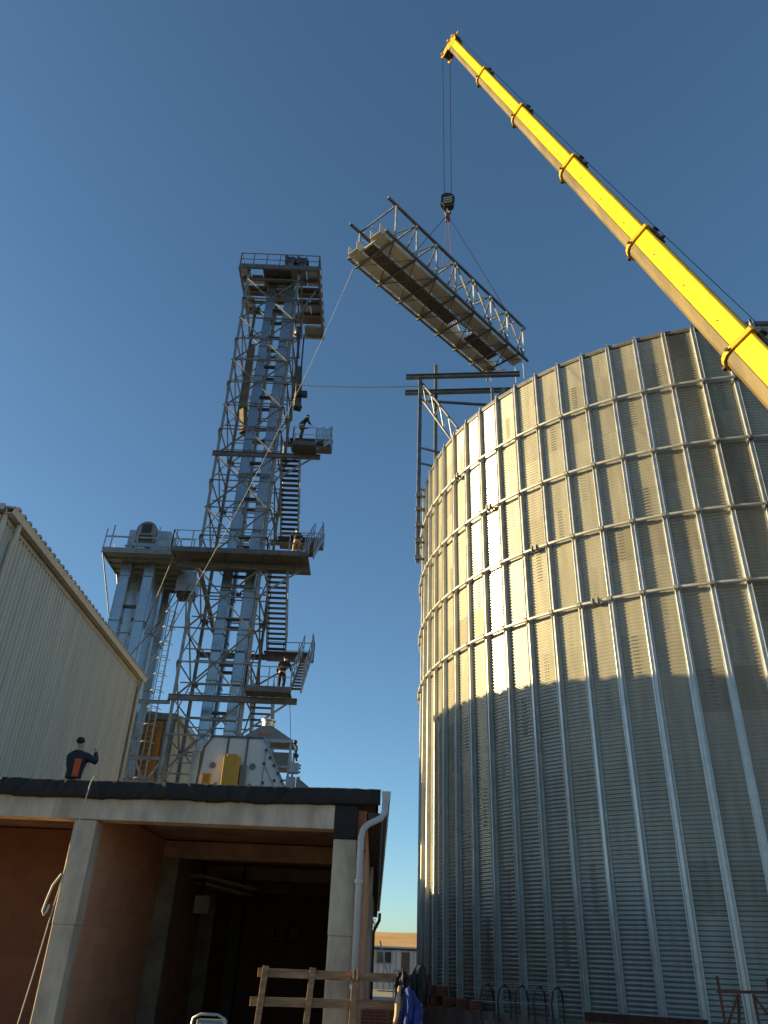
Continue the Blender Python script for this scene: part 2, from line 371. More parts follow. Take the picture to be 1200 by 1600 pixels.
# ================================================================== HANGING GANTRY
BL0 = V((-1.97, 23.35, 28.0)); AZ = radians(43.9); TD = V((sin(AZ), cos(AZ), 0)); TW = V((cos(AZ), -sin(AZ), 0)); L = 10.0; WD = 2.22; HT = 2.15
gan = thing('conveyor_gantry', BL0 + TD * L / 2 + TW * WD / 2, 'long steel lattice gantry with two conveyor troughs hanging from the crane hook', 'gantry')
def T(l, w, z): return BL0 + TD * l + TW * w + V((0, 0, z))
def at_t(name, mb, m): return mb.build(name, m, gan)
NB = 7; L0 = 0.5; bay = (L + 0.2 - L0) / NB
for w_, z, l0, l1 in ((0, 0, -0.1, L - 0.2), (WD, 0, -0.1, L + 0.5), (0, HT, -0.15, L + 0.3), (WD, HT, -0.05, L + 0.45)):
    mb = MB(); mb.bar(T(l0, w_, z), T(l1, w_, z), 0.11, 0.11); at_t('chord', mb, 'truss')
for w_ in (0, WD):
    for i in range(NB + 1):
        l = L0 + bay * i
        if i == NB and w_ == 0: l = L - 0.3
        mb = MB(); mb.bar(T(l, w_, 0.05), T(l, w_, HT - 0.05), 0.075, 0.075, TD); at_t('side_post', mb, 'galv' if i < 4 else 'galv_bright')  # later posts get brighter steel in place of sunlight on them
        if i < NB:
            mb = MB(); mb.bar(T(l + bay * 0.55, w_, 0.06), T(l + bay, w_, HT - 0.08), 0.055, 0.055); at_t('side_brace', mb, 'truss')
            if i >= 3: mb = MB(); mb.bar(T(l + 0.03, w_, HT - 0.06), T(l + bay - 0.03, w_, 0.06), 0.06, 0.06); at_t('side_brace', mb, 'truss')
for i in range(NB + 1):
    mb = MB(); l = L0 + bay * i - (0.5 if i == NB else 0)
    mb.bar(T(l, -0.12, -0.07), T(l, WD + 0.1, -0.07), 0.08, 0.07); mb.bar(T(l, -0.1, -0.05), T(l, -0.1, 0.16), 0.09, 0.03, TD)
    at_t('cross_beam', mb, 'truss')
for i in range(NB + 1):
    l = L0 + bay * i - (0.5 if i == NB else 0); mb = MB(); mb.bar(T(l, 0, HT), T(l, WD, HT), 0.06, 0.06); at_t('top_tie', mb, 'truss')
    if 0 < i < NB: mb = MB(); mb.bar(T(l, WD, HT - 0.04), T(l - bay * 0.5, 0, HT - 0.04), 0.045, 0.045); at_t('top_tie', mb, 'truss')
mb = MB()
for i in range(NB):
    l = L0 + bay * i; a, b = (0.02, WD - 0.02) if i % 2 else (WD - 0.02, 0.02)
    mb.tube([T(l, a, -0.04), T(l + bay, b, -0.04)], 0.022, 6)
    mb.tube([T(l, WD - a, -0.05), T(l + bay, WD - b, -0.05)], 0.016, 6)
at_t('bottom_bracing', mb, 'truss')
for w0, w1 in ((0.12, 0.62), (1.42, 1.98)):
    mb = MB(); l0, l1 = -0.2, L + (0.0 if w0 < 1 else 0.35)
    t_ = 0.012
    def plate(a, b, c, d): 
        mb.prism([T(l0, a, c), T(l0, b, c), T(l0, b, d), T(l0, a, d)], TD * (l1 - l0))
    plate(w0, w1, 0.02, 0.035); plate(w0, w0 + t_, 0.037, 0.5); plate(w1 - t_, w1, 0.037, 0.5)
    for i in range(6):
        l = l0 + (l1 - l0) * (i + 0.5) / 6
        mb.prism([T(l, w0 - 0.02, 0.012), T(l, w1 + 0.02, 0.012), T(l, w1 + 0.02, 0.53), T(l, w1 + 0.002, 0.53), T(l, w1 + 0.002, 0.018), T(l, w0 - 0.002, 0.018), T(l, w0 - 0.002, 0.53), T(l, w0 - 0.02, 0.53)], TD * 0.03)
    at_t('conveyor_trough', mb, 'trough')
mb = MB()
mb.prism([T(0.1, 0.70, 0.05), T(0.1, 1.32, 0.05), T(0.1, 1.32, 0.08), T(0.1, 0.70, 0.08)], TD * (L * 0.58))
mb.prism([T(L * 0.72, 0.70, 0.05), T(L * 0.72, 1.32, 0.05), T(L * 0.72, 1.32, 0.08), T(L * 0.72, 0.70, 0.08)], TD * (L * 0.2))
at_t('walkway_deck', mb, 'ply')
mb = MB()
for w_ in (0.78, 1.28):
    mb.tube([T(0.0, w_, 1.1), T(L - 0.3, w_, 1.1)], 0.022, 6); mb.tube([T(0.0, w_, 0.6), T(L - 0.3, w_, 0.6)], 0.018, 6)
    for i in range(9): mb.tube([T(L0 + bay * i, w_, 0.08), T(L0 + bay * i, w_, 1.1)], 0.02, 6)
mb.bar(T(0.05, 0.0, 0.02), T(0.05, WD, 0.02), 0.08, 0.06); mb.bar(T(0.0, 1.36, 0.0), T(L - 0.2, 1.36, 0.0), 0.05, 0.04)
at_t('walkway_rail', mb, 'galv_bright')
mb = MB(); mb.bar(T(L - 0.35, 0.3, -0.8), T(L - 0.35, 0.3, 0.0), 0.07, 0.07); mb.bar(T(L + 0.1, 0.25, -0.5), T(L - 0.4, 0.3, 0.0), 0.05, 0.05); mb.bar(T(L - 0.4, 0.02, 0), T(L + 0.3, 1.0, 0), 0.06, 0.05)
at_t('end_bracket', mb, 'galv_bright')

# ================================================================== CRANE
PIV = V((12.6, 11.89, 2.98)); TIP = V((3.05, 26.25, 50.53)); BD = (TIP - PIV).normalized(); BLEN = (TIP - PIV).length
hz = V((BD.x, BD.y, 0)).normalized(); BS = BD.cross(V((0, 0, 1))).normalized()      # right-hand side of the boom
BT = BS.cross(BD).normalized()                                                       # its top
crane = thing('mobile_crane', (PIV.x, PIV.y, 0), 'yellow telescopic crane boom rising in front of the silo', 'crane')
stops = [0.4, 14.65, 21.7, 28.95, 36.2, 43.2, BLEN]
hh = [1.08, 1.0, 0.92, 0.84, 0.77, 0.70]
def bprof(h_, wd):
    a = h_ * 0.5; w2 = wd / 2
    top = [(-w2, -h_ * 0.10), (-w2, a - 0.05), (-w2 + 0.05, a), (w2 - 0.05, a), (w2, a - 0.05), (w2, -h_ * 0.10)]
    bel = []
    for i in range(1, 8):
        t = pi * i / 8; bel.append((w2 * cos(t), -h_ * 0.10 - (h_ * 0.40) * sin(t) ** 0.85))
    return top, bel
def B(s_, x, y): return PIV + BD * s_ + BS * x + BT * y
for i in range(6):
    h_ = hh[i]; wd = h_ * 0.72; top, bel = bprof(h_, wd); poly = top + bel; n_ = len(poly)
    s0, s1 = stops[i], stops[i + 1]
    s0b = s0 - (0 if i == 0 else 0.8)
    mb = MB(); vs = [B(s0b, x, y) for x, y in poly] + [B(s1, x, y) for x, y in poly]
    for j in range(n_):
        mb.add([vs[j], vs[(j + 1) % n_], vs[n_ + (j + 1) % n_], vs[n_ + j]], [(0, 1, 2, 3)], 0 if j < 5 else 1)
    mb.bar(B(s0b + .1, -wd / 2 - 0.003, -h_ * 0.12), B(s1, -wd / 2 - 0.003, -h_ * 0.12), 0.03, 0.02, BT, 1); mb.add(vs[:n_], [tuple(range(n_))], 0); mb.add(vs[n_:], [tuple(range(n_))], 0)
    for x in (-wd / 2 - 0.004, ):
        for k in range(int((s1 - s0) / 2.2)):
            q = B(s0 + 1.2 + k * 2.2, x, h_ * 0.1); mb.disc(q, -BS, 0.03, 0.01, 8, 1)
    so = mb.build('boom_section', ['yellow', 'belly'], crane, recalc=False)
    if i < 5:
        c_ = MB(); t1, b1 = bprof(h_ + 0.02, wd + 0.02); t2, b2 = bprof(h_ + 0.18, wd + 0.16); o1 = t1 + b1; o2 = t2 + b2
        s_ = s1 - 0.12
        va = [B(s_, x, y) for x, y in o1] + [B(s_, x, y) for x, y in o2] + [B(s_ + 0.15, x, y) for x, y in o1] + [B(s_ + 0.15, x, y) for x, y in o2]
        for j in range(n_):
            k = (j + 1) % n_
            c_.add(va, [], 0)
        b0 = 0; c_.v = [tuple(p) for p in va]; c_.f = []; c_.m = []
        for j in range(n_):
            k = (j + 1) % n_
            c_.f += [(j, k, n_ + k, n_ + j), (2 * n_ + j, 3 * n_ + j, 3 * n_ + k, 2 * n_ + k), (n_ + j, n_ + k, 3 * n_ + k, 3 * n_ + j)]; c_.m += [0, 0, 0]
        c_.build('collar', 'orange', so, recalc=True)
        f_ = MB()
        f_.bar(B(s1 - 0.75, 0, h_ / 2 + 0.03), B(s1 + 0.0, 0, h_ / 2 + 0.03), wd * 0.5, 0.06, BT)
        f_.bar(B(s1 - 0.7, 0, h_ / 2 + 0.04), B(s1 - 0.7, 0, h_ / 2 + 0.17), 0.08, 0.08)
        f_.bar(B(s1 - 0.08, 0.0, h_ / 2 + 0.1), B(s1 - 0.08, 0, h_ / 2 + 0.19), wd * 0.3, 0.07)
        f_.build('rope_guide', 'darkmetal', so); f_ = MB()
        f_.bar(B(s1 - 0.05, -wd / 2 - 0.1, -h_ * 0.2), B(s1 - 0.05, -wd / 2 - 0.16, -h_ * 0.2), 0.09, 0.09)
        f_.build('wear_pad', 'darkmetal', so); f_ = MB()
        f_.bar(B(s1 - 0.02, 0, -h_ / 2 - 0.08), B(s1 - 0.02, 0, -h_ / 2 - 0.17), 0.14, 0.08)
        f_.build('wear_pad', 'darkmetal', so)
hd = MB()
e = BLEN
for x in (-0.27, 0.27):
    pl = [B(e - 0.45, x, 0.38), B(e + 0.15, x, 0.52), B(e + 0.42, x, 0.42), B(e + 0.36, x, 0.05), B(e + 0.25, x, -0.55), B(e + 0.05, x, -0.95), B(e - 0.3, x, -0.85), B(e - 0.2, x, -0.35), B(e - 0.45, x, -0.3)]
    hd.prism(pl, BS * 0.04)
hd.bar(B(e + 0.0, 0, 0.4), B(e + 0.12, 0, -0.3), 0.5, 0.14, BD)
hd.bar(B(e + 0.22, -0.36, 0.36), B(e + 0.22, 0.36, 0.36), 0.14, 0.14); hd.bar(B(e + 0.3, -0.4, 0.0), B(e + 0.3, 0.4, 0.0), 0.12, 0.12)
hd.bar(B(e + 0.02, -0.38, -0.75), B(e + 0.02, 0.38, -0.75), 0.1, 0.1); hd.bar(B(e + 0.1, -0.1, 0.5), B(e + 0.3, -0.1, 0.75), 0.1, 0.1)
hd.build('boom_head', 'orange', crane)
for s_, y in ((0.2, 0.3), (0.05, -0.62)):
    sh = MB()
    for x in (-0.16, 0.0, 0.16): sh.tube([B(e + s_, x - 0.05, y), B(e + s_, x + 0.05, y)], 0.26, 18)
    sh.build('sheave', 'darkmetal', crane, smooth='angle')
HK = V((2.62, 26.3, 36.0))
for dx, hx in ((-0.24, -0.17), (0.2, 0.2)):
    mb = MB(); a = B(e + 0.05, 0, -0.7); a = V((HK.x + dx * 1.0 + 0.02, 26.33, a.z)); mb.tube([a, V((HK.x + hx, 26.3, HK.z + 0.2))], 0.017, 6)
    mb.build('hoist_rope', 'wire', crane)
mb = MB(); 
for k in range(2):
    mb.tube([B(0.5, 0.1 * k, hh[0] / 2 + 0.5), B(14.4, 0.1 * k, hh[0] / 2 + 0.2), B(28.8, 0.1 * k, hh[2] / 2 + 0.14), B(36.1, 0.1 * k, hh[3] / 2 + 0.12), B(e + 0.1, 0.1 * k, 0.52)], 0.007, 6)
mb.build('hoist_rope', 'wire', crane)
# carrier (stands outside the picture on the right)
CA = atan2(hz.y, hz.x); ux = V((cos(CA), sin(CA), 0)); uy = V((-sin(CA), cos(CA), 0))
dxy = V((0.85, -0.53, 0)); nxy = V((0.53, 0.85, 0))
def K(a, b, z): return V((PIV.x, PIV.y, 0)) + dxy * a + nxy * b + V((0, 0, z))
def kbox(mb, a0, a1, b0, b1, z0, z1): mb.prism([K(a0, b0, z0), K(a1, b0, z0), K(a1, b1, z0), K(a0, b1, z0)], (0, 0, z1 - z0))
mb = MB(); kbox(mb, -1.0, 10.5, -1.3, 1.3, 0.9, 1.5); mb.build('chassis', 'yellow', crane)
mb = MB(); kbox(mb, -1.1, 2.6, -1.0, 1.0, 1.52, 2.3); kbox(mb, -0.5, 1.2, -0.75, -0.55, 2.3, 3.3); kbox(mb, -0.5, 1.2, 0.55, 0.75, 2.3, 3.3); mb.build('turntable', 'yellow', crane)
mb = MB(); kbox(mb, 8.6, 10.6, -1.25, 1.25, 1.52, 3.0); mb.build('driver_cab', 'yellow', crane)
mb = MB(); kbox(mb, 2.0, 3.4, -1.25, 1.25, 1.55, 2.6); mb.build('counterweight', 'darkmetal', crane)
mb = MB(); mb.tube([K(-0.8, 0, 1.9), B(7.5, 0, -hh[0] / 2)], 0.2, 14); mb.build('lift_cylinder', 'galv_bright', crane, smooth='angle')
for a in (0.2, 1.9, 5.6, 7.3, 9.4):
    for b in (-1.3, 1.0):
        mb = MB(); mb.tube([K(a, b, 0.62), K(a, b + 0.3, 0.62)], 0.62, 20); wo_ = mb.build('wheel', 'black', crane, smooth='angle')
        mb = MB(); mb.tube([K(a, b - 0.03, 0.62), K(a, b + 0.33, 0.62)], 0.3, 14); mb.build('rim', 'galv_dull', wo_)

hook = thing('hook_block', HK, 'dark crane hook block with pale diagonal stripes hanging above the gantry', 'hook block')
mb = MB()
for y in (-0.17, 0.15):
    pl = []
    for i in range(20):
        t = 2 * pi * i / 20; rr = 0.36; pl.append(HK + V((rr * sin(t), y, 0.05 + rr * cos(t) * 1.05 - (0.28 if cos(t) < -0.2 else 0))))
    mb.prism(pl, (0, 0.03, 0))
mb.build('cheek_plate', 'darkmetal', hook)
mb = MB()
for k in range(3):
    z = HK.z - 0.42 + 0.17 * k; mb.prism([(HK.x - 0.24, 26.118, z), (HK.x + 0.22, 26.118, z + 0.16), (HK.x + 0.22, 26.118, z + 0.235), (HK.x - 0.24, 26.118, z + 0.075)], (0, 0.008, 0))
mb.build('stripe', 'belt', hook)
mb = MB(); mb.tube([HK + V((0, -0.12, 0.05)), HK + V((0, 0.14, 0.05))], 0.3, 20); mb.tube([HK + V((-0.2, 0, -0.5)), HK + V((0.2, 0, -0.5))], 0.11, 10); mb.build('sheave', 'black', hook, smooth='angle')
mb = MB(); pts = [HK + V((0, 0, -0.45)), HK + V((0, 0, -0.75))]
for i in range(11):
    t = pi / 2 - 1.5 * pi * i / 10; pts.append(HK + V((0.14 * cos(t), 0, -0.92 + 0.16 * sin(t))))
mb.tube(pts, 0.05, 8); mb.build('hook', 'darkmetal', hook, smooth=True)
APX = HK + V((0, 0, -1.1))
sl = thing('sling_set', APX, 'four slings fanning from the crane hook down to the gantry', 'sling')
for l, w_, z, mm in ((L0 + bay * 2, 0, HT, 'wire'), (L0 + bay * 6, WD, HT, 'wire'), (L0 + bay * 3.4, WD * 0.8, 0.1, 'sling'), (L0 + bay * 4, 0.1, HT, 'sling')):
    mb = MB(); mb.tube([APX, lerp(APX, T(l, w_, z), 0.5), T(l, w_, z)], 0.015, 6); mb.build('sling_leg', mm, sl)
mb = MB(); mb.tube([APX + V((0.07 * cos(i), 0.07 * sin(i) * 0.3, 0.05 - 0.0)) for i in (0, 1, 2, 3, 4, 5, 6)], 0.03, 6); mb.tube([APX + V((-0.05, 0, 0.1)), APX + V((-0.07, 0, -0.55))], 0.05, 6); mb.tube([APX + V((0.04, 0, 0.1)), APX + V((0.08, 0, -0.5))], 0.05, 6); mb.build('shackle', 'sling', sl)

# ================================================================== MAIN ELEVATOR TOWER
XL, XR, YF, YB = -9.65, -6.2, 36.0, 39.5
DZ = 1.746; Z0 = 12.06; ZT = 40.9
tw = thing('elevator_tower', ((XL + XR) / 2, (YF + YB) / 2, 0), 'tall square lattice steel tower with stairs, platforms and a wide deck on top', 'tower')
def mk(name, mb, m, parent=tw, **k): return mb.build(name, m, parent, **k)
for x, y, fx, fy in ((XL, YF, 1, 1), (XR, YF, -1, 1), (XL, YB, 1, -1), (XR, YB, -1, -1)):
    mb = MB(); a = 0.16; t = 0.016
    mb.box(min(x, x + fx * a), max(x, x + fx * a), min(y, y + fy * t), max(y, y + fy * t), 0, ZT)
    mb.box(min(x, x + fx * t), max(x, x + fx * t), min(y + fy * (t + .001), y + fy * a), max(y + fy * (t + .001), y + fy * a), 0, ZT)
    mk('leg', mb, 'galv_dull')
zl = [Z0 + DZ * k for k in range(-6, 17)]
def face_pts(side, t, z, off=0.02):
    if side == 'front': return V((XL + (XR - XL) * t, YF - off, z))
    if side == 'back': return V((XL + (XR - XL) * t, YB + off, z))
    if side == 'left': return V((XL - off, YF + (YB - YF) * t, z))
    return V((XR + off, YF + (YB - YF) * t, z))
for side, ph in (('front', 0), ('back', 1), ('left', 1), ('right', 1)):
    for i, z in enumerate(zl):
        off = 0.02; hb = MB()
        hb.angle(face_pts(side, -0.02, z, off), face_pts(side, 1.02, z, off), 0.085, 0.012); mk('horizontal_brace', hb, 'galv_dull')
    up_ = {'front': (0, -1, 0), 'back': (0, 1, 0), 'left': (-1, 0, 0), 'right': (1, 0, 0)}[side]
    for k in range(-6 + ph, 16, 2):
        za, zb = Z0 + DZ * k, Z0 + DZ * (k + 2)
        if zb > ZT: zb = ZT
        db = MB(); db.angle(face_pts(side, 0.02, za, 0.035), face_pts(side, 0.98, zb, 0.035), 0.07, 0.01, up_)
        mk('diagonal_brace', db, 'galv_dull'); db = MB(); db.angle(face_pts(side, 0.02, zb, 0.05), face_pts(side, 0.98, za, 0.05), 0.07, 0.01, up_)
        zc = (za + zb) / 2; c_ = face_pts(side, 0.5, zc, 0.06)
        e1 = face_pts(side, 0.56, zc, 0.06) - c_
        db.prism([c_ - e1 * 0.7 + V((0, 0, -0.12)), c_ + e1 * 0.7 + V((0, 0, -0.12)), c_ + e1 * 0.7 + V((0, 0, 0.12)), c_ - e1 * 0.7 + V((0, 0, 0.12))], V(up_) * 0.012)
        for t_ in (0.03, 0.97):
            q = face_pts(side, t_, za, 0.056); e2 = face_pts(side, t_ + (0.06 if t_ < .5 else -0.06), za, 0.056) - q
            db.prism([q - e2 * 0.4 + V((0, 0, -0.15)), q + e2 + V((0, 0, -0.15)), q + e2 + V((0, 0, 0.15)), q - e2 * 0.4 + V((0, 0, 0.15))], V(up_) * 0.01)
        mk('diagonal_brace', db, 'galv_dull')
# inner bracing between trunks and legs
for k in range(-3, 16):
    z = Z0 + DZ * (k + 0.62)
    for y, z_ in ((37.05, z), (38.9, z + 0.05)): ib = MB(); ib.bar((XL, y, z_), (XR, y, z_), 0.055, 0.055); mk('inner_brace', ib, 'galv_dull')

def rail(mb, pts, h_=1.1, post=1.0, r_=0.024, kick=True):
    for a, b in zip(pts[:-1], pts[1:]):
        a = V(a); b = V(b); d = (b - a); n_ = max(1, round(d.length / post)); u = V((0, 0, 1))
        for f_ in (1.0, 0.55): mb.tube([a + u * h_ * f_, b + u * h_ * f_], r_ if f_ == 1 else r_ * 0.8, 6)
        for i in range(n_ + 1):
            q = a + d * (i / n_); mb.bar(q, q + u * h_, 0.05, 0.05)
        if kick: mb.bar(a + u * 0.09, b + u * 0.09, 0.012, 0.16)
def stair(name, x0, x1, ya, za, yb, zb, n_, mirror=False, rails=True):
    s_ = bpy.data.objects.new(name, None)
    st = MB()
    for x in (x0, x1): st.bar((x, ya, za), (x, yb, zb), 0.05, 0.24)
    so = mk(name, st, 'galv_dull')
    for i in range(n_):
        tr = MB(); t = (i + 0.5) / n_; y = ya + (yb - ya) * t; z = za + (zb - za) * t
        tr.box(x0 + 0.03, x1 - 0.03, y - 0.13, y + 0.13, z, z + 0.035); tr.build('tread', 'darkmetal', so)
    if rails:
        rb = MB()
        for x in (x0, x1):
            rb.tube([(x, ya, za + 1.05), (x, yb, zb + 1.05)], 0.024, 6); rb.tube([(x, ya, za + 0.55), (x, yb, zb + 0.55)], 0.02, 6)
            for i in range(6):
                t = i / 5; rb.bar((x, ya + (yb - ya) * t, za + (zb - za) * t), (x, ya + (yb - ya) * t, za + (zb - za) * t + 1.05), 0.045, 0.045)
        rb.build('handrail', 'galv', so)
    bpy.data.objects.remove(s_)
    return so
ST = [12.06, 19.04, 26.03]
for k, z in enumerate(ST):
    mb = MB(); xa = XL - (0.15 if k != 1 else 0.9)
    mb.ibeam((xa, YF - 0.12, z), (-3.72, YF - 0.12, z + 0.02), 0.28, 0.16, 0.018); mk('platform_beam', mb, 'beam')
    mb = MB(); zb = z + 3.44
    mb.ibeam((XL if k == 0 else XR - .4, YB + 0.14, zb), (-3.55, YB + 0.14, zb + 0.02), 0.28, 0.16, 0.018); mk('platform_beam', mb, 'beam')
    # front platform
    x0, x1, y0 = [(-6.1, -4.0, 34.95), (-10.7, -3.75, 34.75), (-5.25, -3.95, 34.95)][k]
    zd = z + 0.22
    mb = MB(); mb.box(x0, x1, y0, YF - 0.003, zd, zd + 0.05); mb.box(x0, x1, y0 - 0.03, y0 - 0.002, zd - 0.06, zd + 0.2)
    for i in range(int((x1 - x0) / 0.9) + 1): mb.box(x0 + i * 0.9, x0 + i * 0.9 + 0.06, y0 + 0.03, YF - 0.27, zd - 0.1, zd - 0.003)
    if k == 1: mb.box(x0, x1, YF + 0.002, YF + 1.1, zd, zd + 0.05)
    po = mk('platform', mb, 'grating')
    rb = MB(); rail(rb, [(x0, YF - 0.3, zd + 0.05), (x0, y0, zd + 0.05), (x1, y0, zd + 0.05)])
    if k == 1: rail(rb, [(-10.5, YF - 0.4, zd + 0.05), (-9.8, YF - 0.4, zd + 0.05)], 1.0)
    rb.build('guard_rail', 'galv', po)
    # back landing
    mb = MB(); mb.box(-6.1, -3.55, YB + 0.25, YB + 1.3, zb + 0.2, zb + 0.25); mb.box(-6.1, -3.6, YB - 0.25, YB + 0.2, zb + 0.2, zb + 0.25)
    po = mk('platform', mb, 'grating')
    rb = MB(); rail(rb, [(-3.55, YB - 0.2, zb + 0.25), (-3.55, YB + 1.3, zb + 0.25), (-6.1, YB + 1.3, zb + 0.25)]); rb.build('guard_rail', 'galv', po)
    stair('stair_flight', -4.3 + 0.32, -3.5, 35.0, zd + 0.05, YB - 0.15, zb + 0.2, 13)
    if k < 2: stair('stair_flight', -5.92, -4.92, YB - 0.3, zb + 0.2, YF - 0.05, ST[k + 1] + 0.22, 17)
stair('stair_flight', -5.92, -4.92, YB - 0.3, 8.7, YF - 0.05, Z0 + 0.1, 15)
for k, z in enumerate(ST):
    mb = MB(); mb.bar((XR, YF, z - 1.6), (-4.2, YF - 0.1, z - 0.1), 0.08, 0.08); mk('knee_brace', mb, 'galv_dull'); mb = MB(); mb.bar((XR, YB, z + 1.9), (-4.2, YB + .1, z + 3.3), 0.08, 0.08); mk('knee_brace', mb, 'galv_dull')
mb = MB(); mb.bar((XL + .3, 36.0, 18.7), (-8.5, 39.6, 15.6), 0.18, 0.18); mk('knee_brace', mb, 'beam')
# chutes inside the upper tower
for pts in (((-9.2, 38.6, 36.6), (-9.0, 38.2, 31.0)), ((-5.9, 38.3, 34.6), (-5.55, 37.4, 30.6)), ((-9.0, 38.2, 30.9), (-8.7, 38.0, 29.0))):
    mb = MB(); mb.bar(*pts, 0.38, 0.32); q = lerp(pts[0], pts[1], 0.97); mb.bar(q, lerp(pts[0], pts[1], 1.0), 0.48, 0.42); mk('chute', mb, 'ply')
mb = MB()
for i in range(2): mb.tube([(-5.95 + 0.3 * i, 37.2, 36.5), (-5.8 + 0.3 * i, 37.0, 31.5)], 0.05, 8)
mb.ball((-6.0, 36.9, 36.4), (0.28, 0.3, 0.4)); mb.bar((-5.6, 37.0, 31.4), (-5.0, 37.0, 31.4), 0.35, 0.3); mk('spout', mb, 'darkmetal')
# top deck
dx0, dx1, dy0, dy1, dz = -10.2, -5.0, 35.75, 39.9, 40.95
deck = MB()
for i in range(5):
    y = dy0 + (dy1 - dy0) * i / 4; deck.bar((dx0, y, dz - 0.1), (dx1, y, dz - 0.1), 0.14, 0.2)
deck.bar((dx0, dy0, dz - 0.1), (dx0, dy1, dz - 0.1), 0.14, 0.22); deck.bar((dx1, dy0, dz - 0.1), (dx1, 42.2, dz - 0.1), 0.14, 0.22)
deck.box(dx0, dx1, dy0 - 0.06, dy0 - 0.07 + 0.005, dz - 0.15, dz + 0.16)
do = mk('top_deck', deck, 'beam')
def panel(x0, x1, y0, y1, m, z=dz + 0.002): mb = MB(); mb.box(x0, x1, y0, y1, z, z + 0.03); mb.build('deck_panel', m, do)
panel(-10.1, -9.55, 35.85, 37.3, 'galv'); panel(-9.5, -8.75, 36.5, 37.3, 'galv'); panel(-8.7, -6.9, 35.85, 37.3, 'darkmetal'); panel(-6.85, -5.85, 35.85, 37.3, 'hood'); panel(-5.8, -5.1, 35.85, 37.3, 'galv')
panel(-10.1, -8.6, 37.45, 38.4, 'ply'); panel(-6.5, -5.1, 37.45, 38.4, 'ply'); panel(-10.1, -9.6, 38.5, 39.4, 'galv'); panel(-6.5, -5.75, 38.5, 39.9, 'galv'); panel(-5.7, -5.1, 38.5, 39.9, 'hood')
panel(-10.1, -9.3, 39.45, 39.85, 'ply'); panel(-7.0, -5.1, 40.0, 40.9, 'ply'); panel(-6.3, -5.1, 41.15, 42.2, 'hood')
mb = MB(); mb.tube([(-6.2, 41.05, dz - 0.05), (-5.1, 41.05, dz - 0.05)], 0.07, 8); mb.bar((-6.4, 42.2, dz - 0.1), (-5.0, 42.2, dz - 0.1), 0.1, 0.2); mb.build('edge_tube', 'galv_bright', do)
rb = MB(); rail(rb, [(dx0, 38.3, dz), (dx0, dy0, dz), (dx1, dy0, dz), (dx1, 42.2, dz)], 1.2, 0.86, 0.032, False); rb.build('guard_rail', 'beam', do)
for x in (-10.0, -5.2):
    mb = MB(); mb.bar((x, 37.4, dz - 0.2), (XL if x < -8 else XR, 36.0 if x < -8 else 37, 37.9), 0.1, 0.1); mk('knee_brace', mb, 'galv_dull')

# bucket elevators inside the main tower
def elevator(y, trunks, z0, z1, w_, d_, label, group, head=None, joint=2.44):
    xm = sum(trunks) / len(trunks) + w_ / 2
    e_ = thing('bucket_elevator', (xm, y, 0), label, 'elevator', group)
    for x in trunks:
        mb = MB(); mb.box(x, x + w_, y, y + d_, z0, z1)
        to = mb.build('trunk', 'trunk', e_)
        fl = MB(); z = z0 + 1.0
        while z < z1 - 0.2:
            fl.box(x - 0.035, x + w_ + 0.035, y - 0.035, y + d_ + 0.035, z, z + 0.05); z += joint
        for cx in (x + 0.01, x + w_ - 0.01): fl.bar((cx, y - 0.006, z0), (cx, y - 0.006, z1), 0.03, 0.012)
        fl.build('flange', 'galv_dull', to)
    z = z0 + 1.9
    while z < z1 - 1:
        mb = MB(); mb.bar((trunks[0] + w_, y + d_ / 2, z), (trunks[1], y + d_ / 2, z), 0.22, 0.12, (0, 0, 1)); z += joint; mb.build('trunk_tie', 'darkmetal', e_)
    return e_
e1 = elevator(37.15, [-8.42, -7.2], 5.0, 41.1, 0.52, 0.42, 'front one of the two twin trunk elevators inside the tall lattice tower', 'elevators in the main tower')
e2 = elevator(38.35, [-8.42, -7.2], 5.0, 41.1, 0.52, 0.42, 'rear one of the two twin trunk elevators inside the tall lattice tower, mostly hidden', 'elevators in the main tower')
for e_, y in ((e1, 37.35), (e2, 38.55)):
    mb = MB(); pl = []
    for i in range(13):
        t = pi * i / 12; pl.append((-7.75 + 1.05 * cos(t), y - 0.35, 41.55 + 0.62 * sin(t)))
    mb.prism(pl + [(-8.8, y - 0.35, 41.05), (-6.7, y - 0.35, 41.05)], (0, 0.7, 0)); mb.build('elevator_head', 'galv', e_)
for x, y in ((-7.0, 36.5), (-6.2, 36.55)):
    mt = thing('drive_motor', (x, y, 41.0), ('dark geared drive motor nearer the middle of the top deck' if x < -7 else 'dark geared drive motor nearer the corner of the top deck'), 'motor', 'motors on the top deck')
    zm = 42.35
    mb = MB(); mb.tube([(x - 0.26, y, zm), (x + 0.28, y, zm)], 0.33, 16); mb.build('housing', 'darkmetal', mt, smooth='angle')
    mb = MB(); mb.prism([(x - 0.3, y - 0.35, 41.0), (x + 0.3, y - 0.35, 41.0), (x + 0.2, y - 0.2, zm - 0.25), (x - 0.2, y - 0.2, zm - 0.25)], (0, 0.5, 0)); mb.build('stand', 'beam', mt)
    mb = MB(); mb.box(x - 0.4, x - 0.27, y - 0.25, y + 0.25, zm - 0.3, zm + 0.42); mb.tube([(x - 0.45, y - 0.1, zm + 0.35), (x - 0.2, y - 0.1, zm + 0.35)], 0.08, 8); mb.build('gearbox', 'beam', mt)
    mb = MB(); mb.tube([(x + 0.29, y, zm), (x + 0.38, y, zm)], 0.22, 12); mb.build('fan_cover', 'black', mt)

